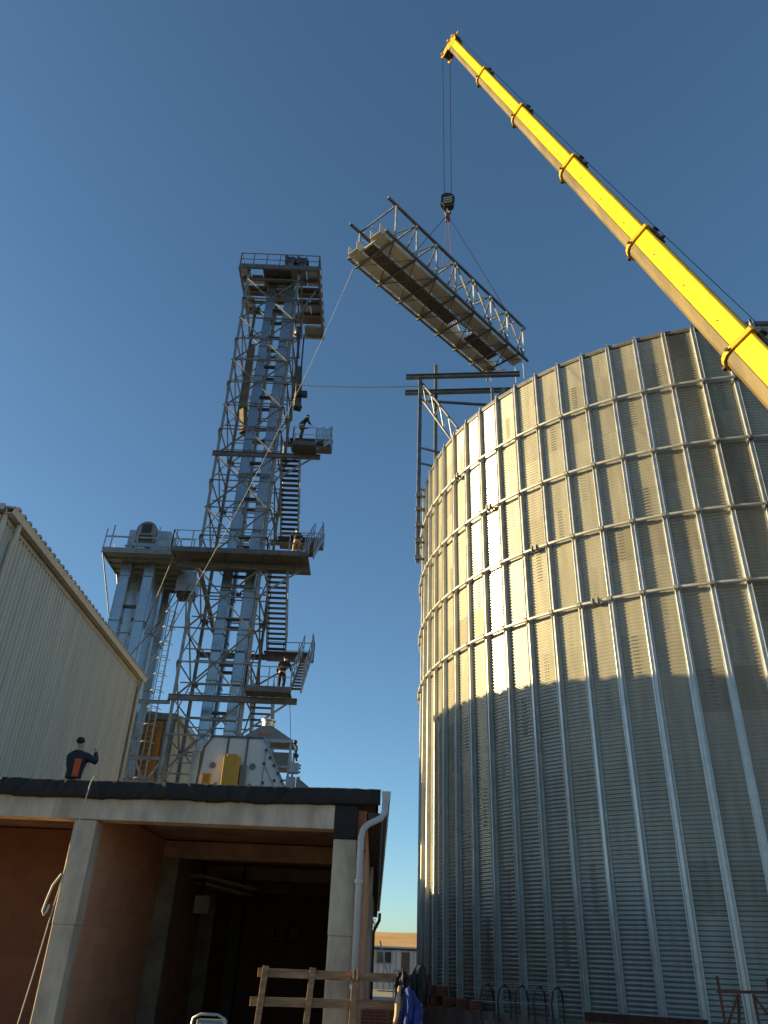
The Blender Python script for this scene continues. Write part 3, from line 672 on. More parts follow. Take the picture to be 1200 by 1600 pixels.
# ================================================================== LOWER ELEVATOR GROUP
hp = thing('elevator_head_platform', (-13.0, 39.4, 20.1), 'galvanised platform with railing on top of the three lower elevators', 'platform')
px0, px1, py0, py1, pz = -14.95, -11.15, 36.8, 42.0, 20.1
mb = MB(); mb.box(px0, px1, py0, py1, pz, pz + 0.05); mb.box(px0, px1, py0 - 0.04, py0 - 0.002, pz - 0.12, pz + 0.18); mb.box(px1 + 0.002, px1 + 0.05, py0, py1, pz - 0.12, pz + 0.18); mb.box(px0 - 0.05, px0 - 0.002, py0, py1, pz - 0.12, pz + 0.18)
for i in range(8): mb.box(px0 + 0.02, px1 - 0.02, py0 + 0.1 + i * 0.7, py0 + 0.16 + i * 0.7, pz - 0.12, pz - 0.003)
mb.build('deck', 'hood', hp)
rb = MB()
for x in (px0, px0 + 0.35): rb.bar((x, py0, pz), (x + 0.02, py0, pz + 1.55 - (0.25 if x == px0 else 0)), 0.06, 0.06)
for x in (-12.1, -13.2): rb.bar((x, py0 - 0.06, pz), (x, py0 - 0.06, pz + 1.5), 0.05, 0.05)
rb.bar((px1, py0, pz), (px1, py0, pz + 1.4), 0.06, 0.06); rb.tube([(px0, py0, pz + 0.85), (px1, py0, pz + 0.85)], 0.05, 8); rb.tube([(px1, py0, pz + 1.15), (px1, py1, pz + 1.15)], 0.03, 6); rb.tube([(px1, py0, pz + .6), (px1, py1, pz + .6)], 0.025, 6)
for i in range(1, 6): rb.bar((px1, py0 + i, pz), (px1, py0 + i, pz + 1.15), 0.05, 0.05)
rb.tube([(px0, py0 + 1.4, pz), (px0 + 0.02, py0 + 1.4, pz + 1.1)], 0.03, 6); rb.build('guard_rail', 'galv', hp)
for a, b in (((px0, py0, pz), (-14.25, 38.0, 16.9)), ((px0, 39.5, pz), (-14.25, 39.8, 17.4)), ((px1, 37.0, pz), (-12.4, 38.3, 16.2)), ((px1, 39.6, pz), (-12.4, 39.9, 16.4)), ((px1, 41.8, pz), (-12.4, 41.8, 16.4))):
    mb = MB(); mb.tube([a, b], 0.035, 8); mb.build('stay', 'truss', hp)
labs = ['front lower elevator with its domed head against the sky', 'middle lower elevator behind the front pair of trunks', 'rear lower elevator with the caged ladder running down it']
for i, y in enumerate((38.0, 39.8, 41.6)):
    e_ = elevator(y, [-14.2, -12.92], 0.0, pz + 0.3, 0.56, 0.45, labs[i], 'three lower elevators', joint=2.6)
    mb = MB(); yy = y - 0.35
    mb.box(-14.05, -11.75, yy, yy + 1.0, pz + 0.06, pz + 1.75); mb.box(-14.15, -11.7, yy - 0.02, yy + 1.02, pz + 0.75, pz + 0.80); ho = mb.build('elevator_head', 'galv', e_)
    mb = MB(); pl = []
    for k in range(13):
        t = pi * k / 12; pl.append((-13.1 + 0.56 * cos(t), yy - 0.1, pz + 1.72 + 0.56 * sin(t)))
    mb.prism(pl + [(-13.66, yy - 0.1, pz + 1.0), (-12.54, yy - 0.1, pz + 1.0)], (0, 1.0, 0)); mb.build('dome', 'hood', ho)
    if i == 0:
        mb = MB(); mb.box(-13.35, -12.85, yy - 0.13, yy - 0.105, pz + 1.55, pz + 2.1); mb.box(-13.5, -12.7, yy - 0.13, yy - 0.105, pz + 1.05, pz + 1.4); mb.build('inspection_hatch', 'black', ho)
        mb = MB(); mb.box(-13.7, -12.75, yy - 0.05, yy - 0.03, pz + 0.1, pz + 0.7); mb.box(-12.0 - 0.35, -11.8, yy - 0.05, yy - 0.03, pz + 0.1, pz + 0.6); mb.build('opening', 'black', ho)
        mb = MB(); mb.box(-13.55, -13.0, yy - 0.09, yy - 0.06, pz + 0.58, pz + 0.66); mb.box(-13.08, -13.0, yy - 0.09, yy - 0.06, pz + 0.2, pz + 0.58); mb.build('hatch_frame', 'belt', ho)
mb = MB(); pl = [(-11.4, 39.2, 20.4), (-11.4, 39.2, 19.0), (-10.3, 39.2, 19.0)]
for k in range(9):
    t = pi / 2 * k / 8; pl.append((-11.05 + 0.75 * cos(t), 39.2, 19.65 + 0.75 * sin(t)))
dh = thing('discharge_hood', (-11.0, 39.6, 19.0), 'rounded galvanised discharge hood hanging beside the lower elevator platform', 'hood')
mb.prism(pl, (0, 0.9, 0)); mb.build('casing', 'galv', dh); mb = MB(); mb.box(-11.3, -10.4, 39.25, 40.05, 18.7, 18.99); mb.build('outlet', 'black', dh)
mb = MB(); mb.bar((-10.8, 39.6, 18.75), (-10.5, 39.6, 16.6), 0.07, 0.07); mb.bar((-11.2, 39.6, 18.75), (-11.4, 39.6, 16.6), 0.06, 0.06); mb.bar((-11.4, 39.6, 17.0), (-10.5, 39.6, 17.0), 0.06, 0.06); mb.build('support', 'galv_dull', dh)
ld = thing('caged_ladder', (-12.0, 41.9, 6.0), 'bright caged ladder with hoops running down the rear lower elevator', 'ladder')
mb = MB()
for x in (-12.2, -11.85): mb.bar((x, 41.75, 6), (x, 41.75, 18.8), 0.05, 0.03)
for i in range(42): mb.tube([(-12.2, 41.75, 6.2 + i * 0.3), (-11.85, 41.75, 6.2 + i * 0.3)], 0.014, 5)
mb.build('rungs', 'galv_bright', ld)
for i in range(14):
    mb = MB(); z = 6.6 + i * 0.92
    mb.tube([(-12.03 + 0.36 * cos(t), 41.75 - 0.02 - 0.62 * sin(t), z) for t in [pi * q / 10 for q in range(11)]], 0.022, 6); mb.build('cage_hoop', 'galv_bright', ld)
mb = MB()
for t in (0.25 * pi, 0.5 * pi, 0.75 * pi): mb.bar((-12.03 + 0.36 * cos(t), 41.73 - 0.62 * sin(t), 6.6), (-12.03 + 0.36 * cos(t), 41.73 - 0.62 * sin(t), 18.6), 0.03, 0.012)
mb.build('cage_strip', 'galv', ld)
# low support trusses between the elevators and the tower
sf = thing('steel_frame', (-10.8, 37.5, 0), 'low dark steel frame joining the lattice tower to the lower elevators', 'frame')
for z in (11.9, 9.3, 8.3, 7.2):
    mb = MB(); mb.ibeam((-13.6, 36.4, z), (XL - 0.1, 36.2, z), 0.16, 0.12, 0.012); mb.build('frame_beam', 'galv_dull', sf)
for x in (-12.2, -10.9):
    mb = MB(); mb.bar((x, 36.35, 0), (x, 36.3, 11.8), 0.12, 0.12); mb.build('frame_post', 'galv_dull', sf)
for a, b in (((-12.2, 36.3, 11.8), (-10.9, 36.3, 9.3)), ((-10.9, 36.3, 9.2), (XL, 36.2, 7.2)), ((-10.9, 36.3, 7.2), (XL, 36.2, 9.2)), ((-13.5, 37, 11.8), (-12.2, 36.4, 9.8))):
    mb = MB(); mb.bar(a, b, 0.1, 0.1); mb.build('frame_brace', 'galv_dull', sf)

# ================================================================== CORRUGATED SHEDS
def corrugated(mb, a, b, z0, z1, nrm, period=0.2, depth=0.045, prof=((0, 0), (0.46, 0), (0.60, 1), (0.86, 1), (1.0, 0)), mi=0):
    a = V(a); b = V(b); d = (b - a); n_ = int(d.length / period); d.normalize(); nrm = V(nrm); pts = []
    for i in range(n_):
        for x, y in prof[:-1]: pts.append(a + d * (i + x) * period + nrm * (y * depth))
    pts.append(a + d * n_ * period)
    k = len(pts); mb.add([p + V((0, 0, z0)) for p in pts] + [p + V((0, 0, z1)) for p in pts], [(i, i + 1, k + i + 1, k + i) for i in range(k - 1)], mi)
    return mb
SX, SY0, SY1, SE = -9.0, 16.1, 28.4, 10.62
shed = thing('storage_shed', (SX - 8, (SY0 + SY1) / 2, 0), 'tall pale corrugated shed with a gutter along its eave, behind the roof worker', 'shed')
mb = MB(); corrugated(mb, (SX, SY0, 0), (SX, SY1, 0), 0, SE - 0.12, (1, 0, 0)); mb.build('side_wall', 'cladding', shed)
RISE = 0.07; RW = 14.0
def gable(y, ny):
    mb = MB(); corrugated(mb, (SX, y, 0), (SX - RW, y, 0), 0, SE - 0.1, (0, ny, 0))
    k = len(mb.v) // 2
    for i in range(k, 2 * k):
        x, yy, z = mb.v[i]; t = min(abs(x - SX), abs(x - SX + RW)); mb.v[i] = (x, yy, SE - 0.12 + RISE * t)
    return mb
gable(SY0, -1).build('gable_wall', 'cladding', shed); gable(SY1, 1).build('gable_wall', 'cladding', shed)
mb = MB(); corrugated(mb, (SX - RW, SY1, 0), (SX - RW, SY0, 0), 0, SE - 0.12, (-1, 0, 0)); mb.build('side_wall', 'cladding', shed)
def roof_half(sx, x0):
    mb = MB(); per_, dp = 0.34, 0.085; ys = []
    y = SY0 - 0.25
    while y < SY1 + 0.2:
        for q, hgt in ((0, 0), (0.45, 0), (0.55, 1), (0.9, 1)): ys.append((y + q * per_, hgt * dp))
        y += per_
    n_ = len(ys)
    for t, dz_ in ((-0.28, 0), (RW / 2, 0)):
        mb.v += [(x0 + sx * t, yy, SE + RISE * t + hh_ + 0.02) for yy, hh_ in ys]
    mb.f = [(i, i + 1, n_ + i + 1, n_ + i) for i in range(n_ - 1)]; mb.m = [0] * len(mb.f)
    o = mb.build('roof', 'roofsheet', shed)
    so_ = o.modifiers.new('thick', 'SOLIDIFY'); so_.thickness = 0.05; so_.offset = -1
roof_half(-1, SX); roof_half(1, SX - RW)
mb = MB(); gp = [(SX + 0.05, 0, SE - 0.02), (SX + 0.08, 0, SE - 0.18), (SX + 0.24, 0, SE - 0.18), (SX + 0.28, 0, SE - 0.02), (SX + 0.265, 0, SE - 0.02), (SX + 0.225, 0, SE - 0.165), (SX + 0.095, 0, SE - 0.165), (SX + 0.065, 0, SE - 0.02)]
mb.prism([(x, SY0 - 0.25, z) for x, y, z in gp], (0, SY1 - SY0 + 0.5, 0))
mb.box(SX + 0.003 + 0.035, SX + 0.048, SY0, SY1, SE - 0.3, SE - 0.05); mb.build('gutter', 'cladding_trim', shed)
for y in (SY0 + 0.35, SY1 - 0.05):
    mb = MB(); mb.tube([(SX + 0.17, y, SE - 0.17), (SX + 0.17, y, SE - 0.45), (SX + 0.12, y, SE - 0.75), (SX + 0.12, y, 0.1)], 0.065, 10); mb.build('downpipe', 'cladding_trim', shed, smooth=True)
mb = MB(); mb.box(SX - 0.06, SX + 0.05, SY1 + 0.04, SY1 + 0.1, 0, SE - 0.1); mb.build('corner_trim', 'cladding_trim', shed); mb = MB(); mb.box(SX - 0.05, SX + 0.06, SY0 - 0.1, SY0 - 0.04, 0, SE - 0.1); mb.build('corner_trim', 'cladding_trim', shed)
mb = MB()
mb.prism([(SX + 0.02, SY0 - 0.28, SE + 0.06), (SX + 0.02, SY0 - 0.28, SE - 0.1), (SX - RW / 2, SY0 - 0.28, SE - 0.1 + RISE * RW / 2), (SX - RW / 2, SY0 - 0.28, SE + 0.06 + RISE * RW / 2)], (0, 0.03, 0)); mb.build('verge_trim', 'roofsheet', shed)

FX, FY0, FY1, FE = -10.95, 42.6, 52.0, 12.95
fs_ = thing('far_shed', (FX - 3, 47, 0), 'cream shed with an orange brown front panel behind the lattice tower base', 'shed')
mb = MB(); corrugated(mb, (FX, FY0, 0), (FX, FY1, 0), 0, FE - 0.1, (1, 0, 0)); mb.build('side_wall', 'cream', fs_)
mb = MB(); corrugated(mb, (FX, FY0, 0), (FX - 6, FY0, 0), 0, FE, (0, -1, 0)); mb.build('front_wall', 'hood', fs_)
mb = MB(); mb.box(FX - 1.6, FX - 0.62, FY0 - 0.12, FY0 - 0.04, 4.0, FE - 0.35); mb.build('door_panel', 'door', fs_)
mb = MB(); mb.box(FX - 0.56, FX - 0.08, FY0 - 0.1, FY0 - 0.04, 0, FE - 0.3); mb.box(FX - 6, FX + 0.1, FY0 - 0.14, FY0 - 0.04, FE - 0.25, FE + 0.12); mb.build('door_frame', 'hood', fs_)
mb = MB(); ys = []
y = FY0 - 0.1
while y < FY1:
    for q, hgt in ((0, 0), (0.45, 0), (0.55, 1), (0.9, 1)): ys.append((y + q * 0.5, hgt * 0.1))
    y += 0.5
n_ = len(ys)
for t in (-0.3, 6.0): mb.v += [(FX - t, yy, FE + 0.12 * t + hh_) for yy, hh_ in ys]
mb.f = [(i, i + 1, n_ + i + 1, n_ + i) for i in range(n_ - 1)]; mb.m = [0] * len(mb.f)
ro = mb.build('roof', 'cream', fs_); ro.modifiers.new('thick', 'SOLIDIFY').thickness = 0.06
mb = MB(); mb.box(FX + 0.05, FX + 0.28, FY0, FY1, FE - 0.22, FE - 0.06); mb.build('gutter', 'cladding_trim', fs_)

# ================================================================== BRICK BUILDING
bb = thing('brick_building', (0, 12, 0), 'unfinished brick building with concrete columns and a dark membrane roof edge', 'building')
bb.rotation_euler = (0, 0, -0.0113)
XW = -8.7
def bp(name, mb, m, **k): return mb.build(name, m, bb, **k)
for x0, x1 in ((-4.31, -4.0), (-0.52, -0.2)):
    mb = MB()
    zc = 3.13 if x0 > -1 else 3.25
    for za, zb_, j in ((0, 1.9, 0), (1.9, zc, 0.006)):
        mb.box(x0 - j, x1 + j, 12.0 - j, 12.32 + j, za, zb_)
    bp('front_column', mb, 'concrete', bevel=0.012)
mb = MB(); mb.box(XW, -0.53, 11.965, 12.30, 3.255, 3.585); bp('front_beam', mb, 'concrete', bevel=0.01)
mb = MB(); mb.box(-0.525, -0.195, 11.955, 12.3, 3.135, 3.59); bp('column_flashing', mb, 'membrane', bevel=0.01)
mb = MB(); mb.box(-0.19, -0.06, 12.03, 12.32, 3.0, 3.53); bp('corner_block', mb, 'block')
# partition wall, inner columns, inner beams
mb = MB(); mb.box(-4.25, -4.02, 12.33, 25.0, 0, 3.5); bp('partition_wall', mb, 'brick_y')
mb = MB(); mb.box(-0.3, -0.05, 12.33, 40.0, 0, 3.5); bp('side_wall', mb, 'brick_y')
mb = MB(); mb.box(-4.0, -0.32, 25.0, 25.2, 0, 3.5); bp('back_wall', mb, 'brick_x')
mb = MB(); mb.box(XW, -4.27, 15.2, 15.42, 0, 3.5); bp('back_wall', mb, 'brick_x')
mb = MB(); mb.box(XW, XW + 0.2, 12.95, 15.19, 0, 3.5); bp('shading_end_wall', mb, 'brick_y')  # unseen wall put in to keep low sun out of the left bay
for y in (16.1, 20.4, 24.6):
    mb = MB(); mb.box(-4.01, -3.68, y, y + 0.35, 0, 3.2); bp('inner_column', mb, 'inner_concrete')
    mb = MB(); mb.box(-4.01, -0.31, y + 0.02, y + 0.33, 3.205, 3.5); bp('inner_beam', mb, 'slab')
mb = MB(); mb.box(XW, 0.06, 12.31, 15.4, 3.53, 3.66); mb.box(-8.6, 0.06, 15.403, 25.2, 3.53, 3.66); mb.box(-2.6, 0.06, 25.203, 40.1, 3.53, 3.66); bp('roof_slab', mb, 'slab')
mb = MB(); mb.box(XW, 0.1, 12.5, 15.4, 3.664, 3.74); mb.box(-8.6, 0.1, 15.403, 25.25, 3.664, 3.74); mb.box(-2.6, 0.1, 25.253, 40.15, 3.664, 3.74); bp('roof_membrane', mb, 'membrane')
# hanging membrane edge with a wavy lower hem
mb = MB(); nx_ = 520; key = [(12.52, 3.745), (12.2, 3.79), (11.98, 3.80), (11.90, 3.775), (11.875, 3.70), (11.87, 3.63), (11.885, 3.56), (11.95, 3.545)]
prof = []
for q in range(len(key) - 1):
    for t in (0, 1 / 3, 2 / 3): prof.append((key[q][0] + (key[q + 1][0] - key[q][0]) * t, key[q][1] + (key[q + 1][1] - key[q][1]) * t))
prof.append(key[-1]); np_ = len(prof)
rr_ = random.Random(5); wv = [rr_.uniform(-1, 1) for _ in range(60)]
folds = [(XW + (0.1 - XW) * rr_.random(), rr_.uniform(-0.9, 0.9), rr_.uniform(0.02, 0.06), rr_.uniform(-0.022, 0.022)) for _ in range(75)]
for i in range(nx_ + 1):
    x = XW + (0.13 - XW) * i / nx_
    f_ = i / nx_ * 40; a = int(f_); wq = wv[a] * (1 - (f_ - a)) + wv[a + 1] * (f_ - a)
    f2 = i / nx_ * 11; a = int(f2); w2 = wv[a + 20] * (1 - (f2 - a)) + wv[a + 21] * (f2 - a)
    rise = 0.03 * (x + 4.5) / 5
    for j, (y, z) in enumerate(prof):
        k_ = j / (np_ - 1); wr = 0.0
        for fx, sl, wd_, am in folds:
            d_ = (x - fx - sl * (k_ - 0.6) * 0.5) / wd_
            if abs(d_) < 3: wr += am * math.exp(-d_ * d_) * min(1, k_ * 2)
        mb.v.append((x, y + 0.012 * wq * k_ - 0.012 * abs(w2) + wr, z + rise + (0.012 * wq + 0.012 * w2) * (k_ ** 1.5) + 0.004 * w2 - 0.3 * wr))
mb.f = [(i * np_ + j, (i + 1) * np_ + j, (i + 1) * np_ + j + 1, i * np_ + j + 1) for i in range(nx_) for j in range(np_ - 1)]; mb.m = [0] * len(mb.f)
o = bp('membrane_edge', mb, 'membrane', smooth=True); o.modifiers.new('thick', 'SOLIDIFY').thickness = 0.02
mb = MB(); mb.box(-0.04, 0.155, 11.99, 40.1, 3.42, 3.50); bp('eave_soffit', mb, 'soffit')
mb = MB(); mb.box(0.158, 0.175, 11.99, 40.1, 3.40, 3.66); bp('fascia', mb, 'soffit')
gx = lambda pts, y: [(x - 0.055, y, z) for x, z in pts]
mb = MB(); mb.prism(gx([(0.235, 3.78), (0.24, 3.68), (0.30, 3.66), (0.33, 3.70), (0.335, 3.78), (0.325, 3.78), (0.318, 3.71), (0.297, 3.67), (0.247, 3.69), (0.245, 3.78)], 11.92), (0, 28.3, 0))
mb.prism(gx([(0.20, 3.79), (0.215, 3.63), (0.30, 3.60), (0.335, 3.79)], 11.86), (0, 0.07, 0)); bp('gutter', mb, 'pvc')
mb = MB(); mb.tube([(0.205, 11.9, 3.66), (0.195, 11.9, 3.50), (0.15, 11.89, 3.42), (-0.03, 11.88, 3.33), (-0.10, 11.87, 3.26), (-0.13, 11.87, 3.14), (-0.13, 11.87, 0.05)], 0.046, 12); dp = bp('downpipe', mb, 'pvc', smooth=True)
mb = MB()
for z in (1.3, 2.55): mb.tube([(-0.13, 11.87, z), (-0.13, 11.87, z + 0.05)], 0.06, 12); mb.box(-0.15, -0.11, 11.92, 12.0, z, z + 0.04)
mb.build('bracket', 'pvc', dp)
mb = MB(); mb.tube([(0.28, 40.1, 3.6), (0.27, 40.1, 3.3), (0.1, 40.12, 3.0), (0.02, 40.12, 2.8), (0.02, 40.12, 0.1)], 0.07, 10); bp('downpipe', mb, 'soffit', smooth=True)
mb = MB(); mb.box(-0.03, 0.03, 18.3, 18.5, 0, 3.4); bp('side_column', mb, 'concrete'); mb = MB(); mb.box(-0.03, 0.03, 27.0, 27.2, 0, 3.4); bp('side_column', mb, 'concrete')

hb_ = thing('hanging_boards', (-3.1, 19, 2.5), 'pale boards and box stored under the ceiling inside the brick building', 'boards')
mb = MB(); mb.bar((-3.75, 18.6, 3.1), (-2.75, 20.1, 2.98), 0.4, 0.05, (0, 0, 1)); mb.bar((-3.7, 18.9, 2.98), (-2.85, 20.2, 2.86), 0.3, 0.04, (0, 0, 1)); mb.build('board', 'belt', hb_)
mb = MB(); mb.box(-3.72, -3.4, 18.6, 18.9, 2.38, 2.72); mb.build('box', 'concrete', hb_)
mb = MB(); mb.bar((-2.9, 19.9, 2.9), (-2.9, 19.9, 3.5), 0.04, 0.04); mb.build('hanger', 'wire', hb_); mb = MB(); mb.bar((-3.6, 18.7, 2.7), (-3.6, 18.7, 3.5), 0.04, 0.04); mb.build('hanger', 'wire', hb_)
nc = thing('stacked_blocks', (-2.4, 24.3, 1.7), 'terracotta blocks on a plank shelf deep inside the brick building', 'blocks')
mb = MB(); mb.box(-2.95, -1.9, 24.3, 24.9, 2.05, 2.1); mb.build('plank', 'wood', nc)
for i, (x, z) in enumerate(((-2.85, 2.1), (-2.5, 2.1), (-2.15, 2.1), (-2.45, 2.36))):
    mb = MB(); mb.box(x, x + 0.3, 24.4, 24.75, z, z + 0.25); mb.build('block', 'block', nc, bevel=0.01)

# ================================================================== GRAIN CLEANER ON AN ADDED PLINTH
pl_ = thing('shading_plinth', (-5.0, 31, 0), 'unseen concrete block added under the white machine, shading the lower silo edge', 'plinth')
mb = MB(); mb.box(-7.3, -2.7, 29.0, 33.0, 0, 4.6); mb.build('block', 'foundation', pl_)  # unseen; carries the machine, height set to shade the lower silo strip
mb = MB(); mb.box(-7.4, -2.65, 28.9, 33.1, 4.6, 4.7); mb.build('cap', 'concrete', pl_)
gc = thing('grain_cleaner', (-5.0, 31, 4.7), 'white grain cleaning machine with a mustard duct on its front', 'machine')
def gp_(name, mb, m, **k): return mb.build(name, m, gc, **k)
for x in (-6.5, -4.9, -3.3):
    for y in (30.2, 31.8):
        mb = MB(); mb.bar((x, y, 4.7), (x, y, 6.3), 0.14, 0.14); gp_('leg', mb, 'galv_dull')
Zt = 8.92
mb = MB()
prof_ = [(-6.62, 6.3), (-6.5, 8.43), (-6.18, Zt), (-4.25, Zt), (-3.95, 8.4), (-3.15, 6.9), (-3.15, 6.3)]
mb.prism([(x, 30.05, z) for x, z in prof_], (0, 1.9, 0)); gp_('casing', mb, 'machine', bevel=0.02)
mb = MB()
for x, zt in ((-5.62, Zt), (-4.88, Zt)): mb.box(x, x + 0.07, 30.015, 30.045, 6.3, zt - 0.02)
mb.bar((-6.62, 30.03, 6.3), (-6.48, 30.03, 8.43), 0.08, 0.04, (0, 1, 0)); mb.bar((-6.5, 30.02, 8.43), (-6.18, 30.02, Zt), 0.07, 0.04, (0, 1, 0)); mb.box(-6.2, -4.25, 30.0, 30.04, Zt - 0.05, Zt + 0.02)
gp_('panel_seam', mb, 'beam')
mb = MB(); mb.bar((-4.22, 30.02, Zt), (-3.1, 30.02, 6.85), 0.05, 0.09, (0, 1, 0)); mb.bar((-4.15, 30.03, 6.5), (-4.12, 30.03, 8.4), 0.03, 0.03); mb.bar((-4.12, 30.03, 7.95), (-3.55, 30.03, 6.9), 0.03, 0.03); gp_('edge_rail', mb, 'galv')
for i in range(6): mb = MB(); q = lerp((-4.1, 30.0, 8.45), (-3.22, 30.0, 7.05), i / 5); mb.disc(q, (0, -1, 0), 0.05, 0.06, 10); gp_('bolt', mb, 'black')
for x, z in ((-4.13, 7.95), (-3.68, 7.35), (-4.1, 7.25), (-3.7, 7.0)): mb = MB(); mb.disc((x, 30.01, z), (0, -1, 0), 0.05, 0.05, 10); gp_('bolt', mb, 'black')
mb = MB(); mb.box(-5.62, -5.0, 29.72, 30.0, 6.3, 8.12); mb.box(-5.52, -5.1, 29.74, 29.98, 8.12, 8.2); gp_('front_duct', mb, 'machine_yellow', bevel=0.015)
mb = MB(); mb.box(-4.96, -4.75, 29.8, 30.0, 6.3, 7.85); gp_('side_duct', mb, 'hood', bevel=0.01)
mb = MB(); mb.box(-6.38, -6.05, 29.93, 30.0, 7.15, 7.5); gp_('control_plate', mb, 'machine_yellow'); mb = MB(); mb.box(-6.33, -6.1, 29.91, 29.928, 7.2, 7.45); gp_('plate_cover', mb, 'door')
for x, z, r_ in ((-6.05, 7.82, 0.115), (-4.55, 7.83, 0.115), (-4.58, 7.15, 0.06), (-5.85, 7.14, 0.06)):
    mb = MB(); mb.disc((x, 30.03, z), (0, -1, 0), r_, 0.03, 18); gp_('porthole', mb, 'hood')
mb = MB(); mb.box(-6.95, -6.66, 30.3, 31.5, 4.8, 8.35); mb.prism([(-6.95, 30.3, 8.36), (-6.66, 30.3, 8.36), (-6.3, 30.3, 8.75), (-6.62, 30.3, 8.75)], (0, 1.2, 0)); gp_('inlet_duct', mb, 'galv')
# hood on a frame
hx0, hx1, hy0, hy1 = -5.25, -3.2, 30.6, 32.3
mb = MB(); z0, z1 = 9.02, 9.72
mb.add([(hx0, hy0, z0), (hx1, hy0, z0), (hx1, hy1, z0), (hx0, hy1, z0), (-4.55, 31.3, z1), (-4.15, 31.3, z1), (-4.15, 31.7, z1), (-4.55, 31.7, z1)],
       [(0, 1, 5, 4), (1, 2, 6, 5), (2, 3, 7, 6), (3, 0, 4, 7), (4, 5, 6, 7), (3, 2, 1, 0)]); gp_('hood', mb, 'hood')
mb = MB(); mb.tube([(-4.35, 31.5, 9.70), (-4.35, 31.5, 9.95)], 0.24, 18); mb.tube([(-4.35, 31.5, 9.93), (-4.35, 31.5, 9.98)], 0.3, 18); gp_('collar', mb, 'galv', smooth='angle')
mb = MB()
for i in range(4):
    x = -4.62 + i * 0.14
    def hs(xx, zz): return (xx, hy0 + (zz - z0) / (z1 - z0) * 0.7 - 0.012, zz)
    mb.prism([hs(x, 9.2), hs(x + 0.09, 9.2), hs(x + 0.09, 9.29), hs(x, 9.29)], (0, -0.006, 0.004))
gp_('red_lettering', mb, 'red')
mb = MB(); mb.box(hx0 - 0.03, hx1 + 0.03, hy0 - 0.03, hy0 + 0.03, 8.9, 9.02); mb.box(hx1 - 0.03, hx1 + 0.03, hy0 + 0.031, hy1, 8.9, 9.02)
for x in (-4.1, hx1 - 0.06): mb.bar((x, hy0 + 0.05, 6.3), (x, hy0 + 0.05, 8.9), 0.08, 0.08)
mb.bar((hx1 - 0.06, hy1, 4.7), (hx1 - 0.06, hy1, 8.9), 0.08, 0.08); mb.bar((-4.1, hy0 + .05, 8.0), (hx1, hy0 + .05, 8.0), 0.06, 0.06); mb.bar((-4.1, hy0 + .05, 7.5), (hx1, hy0 + .05, 7.5), 0.06, 0.06)
gp_('hood_frame', mb, 'galv')
mb = MB(); mb.prism([(-3.98, 31.0, 8.62), (-3.3, 31.0, 8.62), (-3.35, 31.0, 8.05), (-3.8, 31.0, 8.05)], (0, 1.0, 0)); gp_('inner_hopper', mb, 'hood')
mb = MB(); mb.box(-3.22, -2.85, 30.4, 30.7, 7.75, 8.12); mb.box(-3.3, -2.95, 30.42, 30.7, 7.0, 7.6); cb_ = gp_('control_box', mb, 'galv', bevel=0.01)
mb = MB()
for z in (7.3, 7.45, 7.6, 7.8, 7.95, 8.05): mb.disc((-2.84, 30.55, z), (1, 0, 0), 0.035, 0.06, 8)
mb.tube([(-3.1, 30.5, 8.9), (-2.98, 30.5, 8.7), (-3.02, 30.5, 8.4), (-2.95, 30.5, 8.2)], 0.035, 8); mb.ball((-3.08, 30.5, 8.92), 0.09); mb.ball((-2.98, 30.5, 8.4), 0.09); mb.build('fitting', 'black', cb_)
mb = MB(); mb.add([(-2.9, 30.4, 7.22), (-2.36, 30.4, 7.22), (-2.36, 31.8, 7.22), (-2.9, 31.8, 7.22), (-2.9, 30.4, 7.62), (-2.9, 31.8, 7.62)], [(0, 1, 4), (1, 2, 5, 4), (2, 3, 5), (3, 0, 4, 5), (0, 3, 2, 1)])
gp_('side_cover', mb, 'hood'); mb = MB(); mb.box(-2.9, -2.36, 30.42, 31.78, 6.8, 7.21); mb.bar((-2.6, 31, 4.7), (-2.6, 31, 6.8), 0.1, 0.1); gp_('side_box', mb, 'galv')

# ================================================================== PORTABLE CABIN
cb = thing('portable_cabin', (3.5, 60, 0), 'white portable cabin with a double window and a brown door between the buildings', 'cabin')
mb = MB(); mb.box(0.12, 8.5, 60.06, 62.5, 0.1, 2.42)
for i in range(21): mb.box(0.14 + i * 0.4, 0.44 + i * 0.4, 60.0, 60.058, 0.12, 2.4)
mb.build('wall', 'cabin', cb)
mb = MB(); mb.box(0.0, 8.6, 59.9, 62.6, 2.43, 2.52); mb.build('roof', 'darkmetal', cb); mb = MB(); mb.box(0.0, 8.6, 59.92, 62.58, 2.523, 2.62); mb.build('roof_edge', 'cabin', cb)
mb = MB()
for x0, x1, z0, z1 in ((0.72, 1.84, 1.56, 1.64), (0.72, 1.84, 2.28, 2.34), (0.72, 0.8, 1.643, 2.278), (1.25, 1.33, 1.643, 2.278), (1.76, 1.84, 1.643, 2.278)): mb.box(x0, x1, 59.95, 59.998, z0, z1)
wf = mb.build('window', 'pvc', cb)
for x0, x1 in ((0.8, 1.25), (1.33, 1.76)):
    mb = MB(); mb.box(x0, x1, 59.965, 59.985, 1.643, 2.278); mb.build('pane', 'glass', wf)
mb = MB(); mb.box(2.48, 3.02, 59.95, 59.998, 0.3, 2.3); do_ = mb.build('door', 'cabin_door', cb)
mb = MB(); mb.box(2.90, 2.98, 59.92, 59.948, 1.2, 1.25); mb.build('handle', 'galv', do_)
tr = thing('roadside_tree', (5.2, 240, 8.8), 'tiny dark tree on the skyline beside the roof gutter', 'tree')
tr.location = (2.2, 240, 8.6); ROOT[tr.name] = V((2.2, 240, 8.6))
